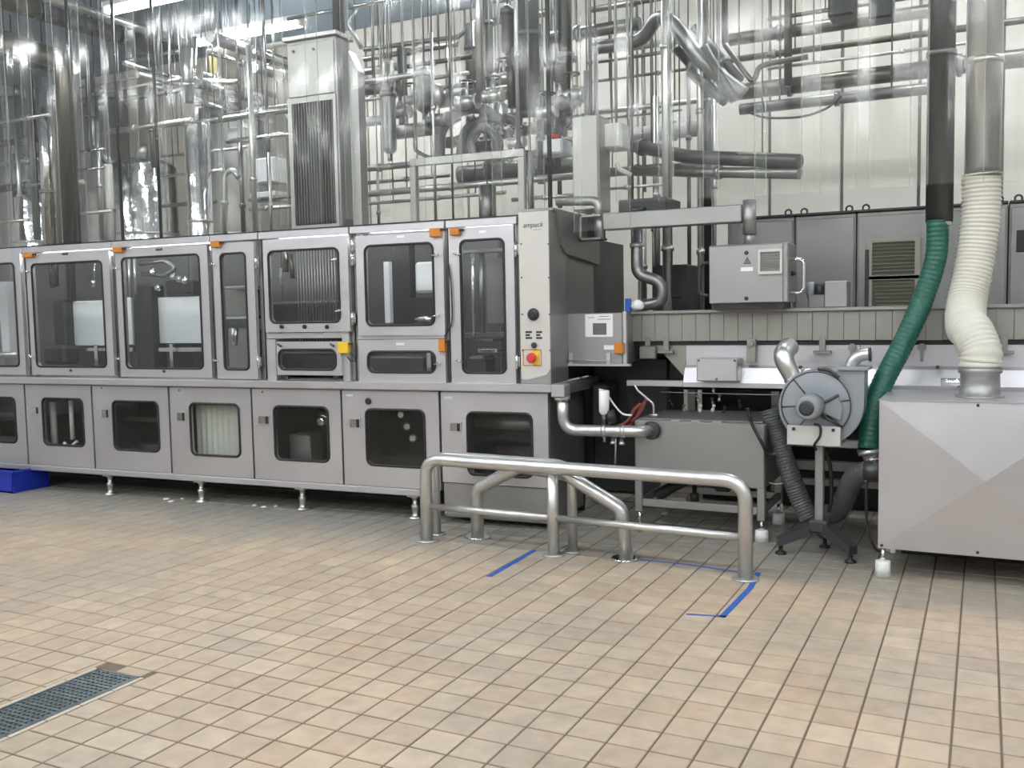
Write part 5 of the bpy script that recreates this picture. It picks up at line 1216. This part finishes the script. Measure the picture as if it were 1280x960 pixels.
for a in ((601, 0, 124, 7.3, 11, 'pipe'), (613, 0, 128, 7.4, 10, 'pipe_grey'), (590, 30, 112, 7.6, 14, 'pipe_grey'), (640, 60, 135, 7.2, 11, 'pipe_brown'), (662, 0, 140, 7.1, 28, 'pipe_dark'), (708, 0, 155, 7.3, 18, 'pipe_dark'), (648, 0, 190, 6.9, 5, 'pipe'), (676, 30, 230, 7.5, 8, 'pipe_dark'), (622, 110, 200, 7.5, 8, 'pipe_dark'), (700, 60, 260, 7.7, 6, 'pipe_grey'), (560, 60, 130, 7.5, 5, 'pipe'), (545, 40, 285, 6.9, 4, 'pipe'), (474, 210, 290, 8, 4, 'pipe_grey'), (664, 190, 268, 7.0, 8, 'pipe_grey'), (610, 232, 285, 7.0, 22, 'pipe_grey'), (505, 60, 170, 7.7, 12, 'pipe_dark')): vz(*a)
for a in ([(550, 198, 7.3), (552, 165, 7.3), (570, 142, 7.3), (600, 136, 7.3), (628, 152, 7.3)], [(576, 194, 7.4), (582, 165, 7.4), (606, 150, 7.4), (642, 152, 7.4), (650, 190, 7.4)], [(596, 196, 7.2), (590, 176, 7.2), (602, 160, 7.2), (622, 176, 7.2), (620, 200, 7.2)]):
    pl(a, 13, 'pipe_dark', 'curved', smooth=True, hang=False, name='hose', cat='hose')
# steel stand: beam on two posts, standing on the machine
sv = .75
t = Thing('steel_stand', 'pale square-tube steel stand with two posts above the machine', 'frame', (.5, sv, ZT), 'M')
b0, b1 = MP(514, 204, sv), MP(656, 189, sv)
t.part('beam', MB().box(b0[0], b1[0], sv - .025, sv + .025, b0[1] - .03, b0[1] + .03, .004), 'steel_mid')
for px in (518, 653): u = MP(px, 230, sv)[0]; t.part('post', MB().box(u - .027, u + .027, sv - .027, sv + .027, ZT - .05, b0[1] - .03, .004), 'steel_mid')
# process valves
random.seed(21)
VL = ['process valve with an upright silver actuator', 'process valve with a black hand lever', 'process valve with a round hand wheel']
for k, (x, y) in enumerate(((548, 150), (563, 178), (584, 128), (590, 186), (606, 182), (617, 120), (628, 168), (640, 150), (646, 178), (668, 160), (671, 195), (684, 140), (696, 165), (708, 178), (715, 120), (700, 128), (655, 120), (630, 98), (720, 150), (612, 145), (515, 125), (500, 140), (684, 205), (625, 195))):
    Y = random.uniform(7.0, 7.7); a = P(x, y, Y); kind = k % 3; s_ = random.uniform(.8, 1.25)
    t = Thing('process_valve', VL[kind] + ' in the crowded pipework behind the curtain', 'valve', a, group=VL[kind] + 's')
    t.part('valve_body', MB().lathe(a - Vector((.09 * s_, 0, 0)), (1, 0, 0), [(0, .055 * s_), (.02, .055 * s_), (.021, .035 * s_), (.06 * s_, .05 * s_), (.12 * s_, .05 * s_), (.16 * s_, .035 * s_), (.161 * s_, .055 * s_), (.18 * s_, .055 * s_)], 14), ('pipe_grey', 'pipe_dark', 'pipe')[k % 3])
    t.part('stem', MB().cyl(a, a + Vector((0, 0, .16 * s_)), .014, 8), 'pipe')
    top = a + Vector((0, 0, .12 * s_))
    if kind == 0: t.part('actuator', MB().lathe(top, (0, 0, 1), [(0, .03), (.02, .05), (.14, .05), (.17, .025)], 14), 'pipe_dark' if k % 2 else 'pipe')
    elif kind == 1: t.part('lever', MB().tube([top, top + Vector((.06, -.05, .03)), top + Vector((.16, -.09, .05))], .012, 8), 'black')
    else: t.part('hand_wheel', MB().tube([top + Vector((.06 * math.cos(q_ * .55), .06 * math.sin(q_ * .55), .03)) for q_ in range(13)], .009, 8), 'pipe_dark')
# --- above the hatch box
a, b = P(714, 146, 6.75), P(749, 262, 6.75)
t = Thing('strip_pile_box', 'tall narrow grey box standing in for piled curtain strips above the hatch box', 'cabinet', ((a.x + b.x) / 2, 6.75, b.z))  # grey box stands in for densely overlapping curtain strips
t.part('cabinet_body', MB().box(a.x, b.x, 6.76, 7.0, b.z, a.z, .008), 'steel_mid'); t.part('cabinet_door', MB().box(a.x + .01, b.x - .01, 6.745, 6.759, b.z + .01, a.z - .01, .004), 'plate_grey')
t.part('hanger', MB().cyl(((a.x + b.x) / 2, 6.88, a.z), ((a.x + b.x) / 2, 6.88, RH - .01), .015, 8), 'pipe_grey')
hx(689, 47, 800, 7.4, 16, 'pipe_grey', 'thick level duct pipe meeting the great curved pipe')
pl([(742, 60, 7.3), (798, 50, 7.3), (822, 24, 7.2), (842, 30, 7.1), (880, 78, 7.1), (930, 118, 7.2)], 18, 'pipe_grey', 'curved', 'great curved grey pipe sweeping down above the control box arm', smooth=True)
for a in ([(852, 36, 7.3), (912, 118, 7.2)], [(868, 34, 7.5), (926, 100, 7.4)], [(880, 58, 7.0), (918, 126, 7.0)], [(846, 62, 7.3), (900, 122, 7.2)], [(862, 90, 7.2), (906, 128, 7.1)]): pl(a, 11, 'pipe_dark', 'slanted')
pl([(906, 56, 7.0), (942, 105, 7.0), (948, 84, 7.0), (962, 79, 7.0), (1010, 71, 7.0)], 7, 'pipe_brown', 'kinked', 'kinked V-shaped pipe above the switch cabinets', fl=.06)
for a in ((735, 79, 872, 7.8, 5, 'pipe_grey'), (735, 103, 862, 7.9, 4, 'pipe_grey'), (735, 142, 872, 7.7, 7, 'pipe'), (735, 151, 852, 7.7, 3, 'pipe_grey'), (780, 60, 850, 8.0, 10, 'plate_grey'), (735, 238, 838, 7.1, 4, 'pipe'), (735, 218, 880, 7.4, 12, 'pipe_grey'), (735, 175, 880, 8.2, 20, 'plate_grey'), (740, 12, 860, 8.2, 8, 'pipe_grey'),
          (912, 50, 1166, 8.2, 17, 'pipe_brown'), (914, 75, 1320, 8.0, 9, 'pipe_brown'), (960, 24, 1320, 8.5, 6, 'pipe_brown'), (892, 119, 1320, 7.8, 23, 'pipe_brown'), (925, 137, 1166, 7.7, 15, 'pipe_grey'), (960, 86, 1240, 7.6, 4, 'pipe')): hx(*a)
pl([(772, 178, 7.5), (860, 196, 7.2), (1000, 202, 6.9)], 17, 'pipe_dark', 'sloping', 'thick dark pipe sloping behind the two tall upright tubes', fl=.3)
pl([(790, 214, 7.4), (1000, 217, 6.9)], 14, 'pipe_grey', 'sloping')
pl([(770, 205, 6.9), (775, 212, 6.9), (790, 219, 6.9)], 6, 'white_plastic' if False else 'plate_grey', 'bent', hang=False)
for a in ((787, 45, 250, 7.9, 4, 'pipe_grey'), (806, 60, 240, 8.2, 4, 'pipe_grey'), (736, 88, 290, 6.9, 8, 'pipe'), (747, 60, 292, 7.0, 6, 'pipe'), (835, 0, 392, 7.1, 13, 'pipe'), (822, 120, 392, 7.6, 8, 'pipe'), (876, 0, 392, 7.2, 8, 'pipe'), (862, 55, 392, 7.5, 5, 'pipe_grey'), (885, 0, 392, 7.6, 10, 'pipe_dark'), (893, 120, 392, 7.7, 6, 'pipe'), (985, 0, 108, 7.6, 10, 'pipe_brown'), (906, 0, 55, 7.8, 8, 'pipe_brown'), (805, 262, 392, 7.8, 8, 'pipe'), (818, 250, 392, 7.9, 5, 'pipe_grey')): vz(*a)
pl([(938, 141, 7.2), (958, 147, 7.2), (1000, 146, 7.2), (1032, 136, 7.2), (1052, 120, 7.2)], 3, 'black', 'sagging', 'thin black cable sagging below the level pipes', smooth=True, hang=False, name='cable', cat='cable')
a, b = P(776, 251, 6.75), P(836, 263, 6.75)
t = Thing('dark_shelf', 'dark steel shelf plate above the S-bend pipe', 'shelf', ((a.x + b.x) / 2, 6.75, b.z)); t.part('plate', MB().box(a.x, b.x, 6.7, 7.05, b.z, a.z, .005), 'dark_paint')
for x in (a.x + .04, b.x - .04): t.part('hanger', MB().cyl((x, 6.9, a.z), (x, 6.9, RH - .01), .01, 8), 'pipe_grey')

# ================================================================== STRIP CURTAIN
t = Thing('strip_curtain', 'clear plastic strip curtain hanging above the whole machine', 'curtain', (0, .16, 2.2), 'M')
t.part('curtain_rail', MB().box(-5.8, 4.6, .12, .2, 4.62, 4.68, .005), 'pipe')
random.seed(5)
def strip_mesh(wd, h, seed):
    rnd = random.Random(seed); nz = 5; vs = []; fs = []; mi = []; th = .0022
    xs = [-wd / 2, -wd / 2 + .006, -wd * .25, 0, wd * .25, wd / 2 - .006, wd / 2]; nx = len(xs)
    ph = rnd.uniform(0, 6)
    for s in (0, 1):
        for j in range(nz + 1):
            zz = h * j / nz
            for x in xs:
                bow = .010 * (1 - (2 * x / wd) ** 2) + .003 * math.sin(ph + j * 1.3 + x * 9)
                vs.append((x, -bow + s * th, zz))
    n1 = nx * (nz + 1)
    for j in range(nz):
        for i in range(nx - 1):
            a = j * nx + i; e = 1 if i in (0, nx - 2) else 0
            fs.append((a, a + 1, a + nx + 1, a + nx)); mi.append(e)
            fs.append((n1 + a, n1 + a + nx, n1 + a + nx + 1, n1 + a + 1)); mi.append(e)
    for i in range(nx - 1): fs.append((i, n1 + i, n1 + i + 1, i + 1)); mi.append(1)
    for j in range(nz):
        a = j * nx; fs.append((a, a + nx, n1 + a + nx, n1 + a)); mi.append(1)
        a = j * nx + nx - 1; fs.append((a, n1 + a, n1 + a + nx, a + nx)); mi.append(1)
    me = bpy.data.meshes.new('strip'); me.from_pydata(vs, [], fs); me.materials.append(MT['strip']); me.materials.append(MT['strip_edge'])
    me.polygons.foreach_set('material_index', mi); me.polygons.foreach_set('use_smooth', [False] * len(fs)); return me
meshes = {}
u = -5.6; k = 0
while u < 4.5:
    wd = .40
    zb_s = 2.195 if u < 1.12 else 2.06 if u < 1.42 else 2.22
    if zb_s == 2.195 and -1.06 < u < -.38: zb_s = 2.235
    key = (zb_s, k % 4)
    if key not in meshes: meshes[key] = strip_mesh(wd, 4.62 - zb_s, hash(key) % 97)
    o = bpy.data.objects.new('strip', meshes[key]); COL.objects.link(o); o.parent = t.e
    o.location = Vector((u + random.uniform(-.012, .012), .148 + (k % 2) * .02, zb_s + random.uniform(-.012, .012))) - t.off
    o.rotation_euler.z = random.uniform(-.05, .05)
    u += .305; k += 1
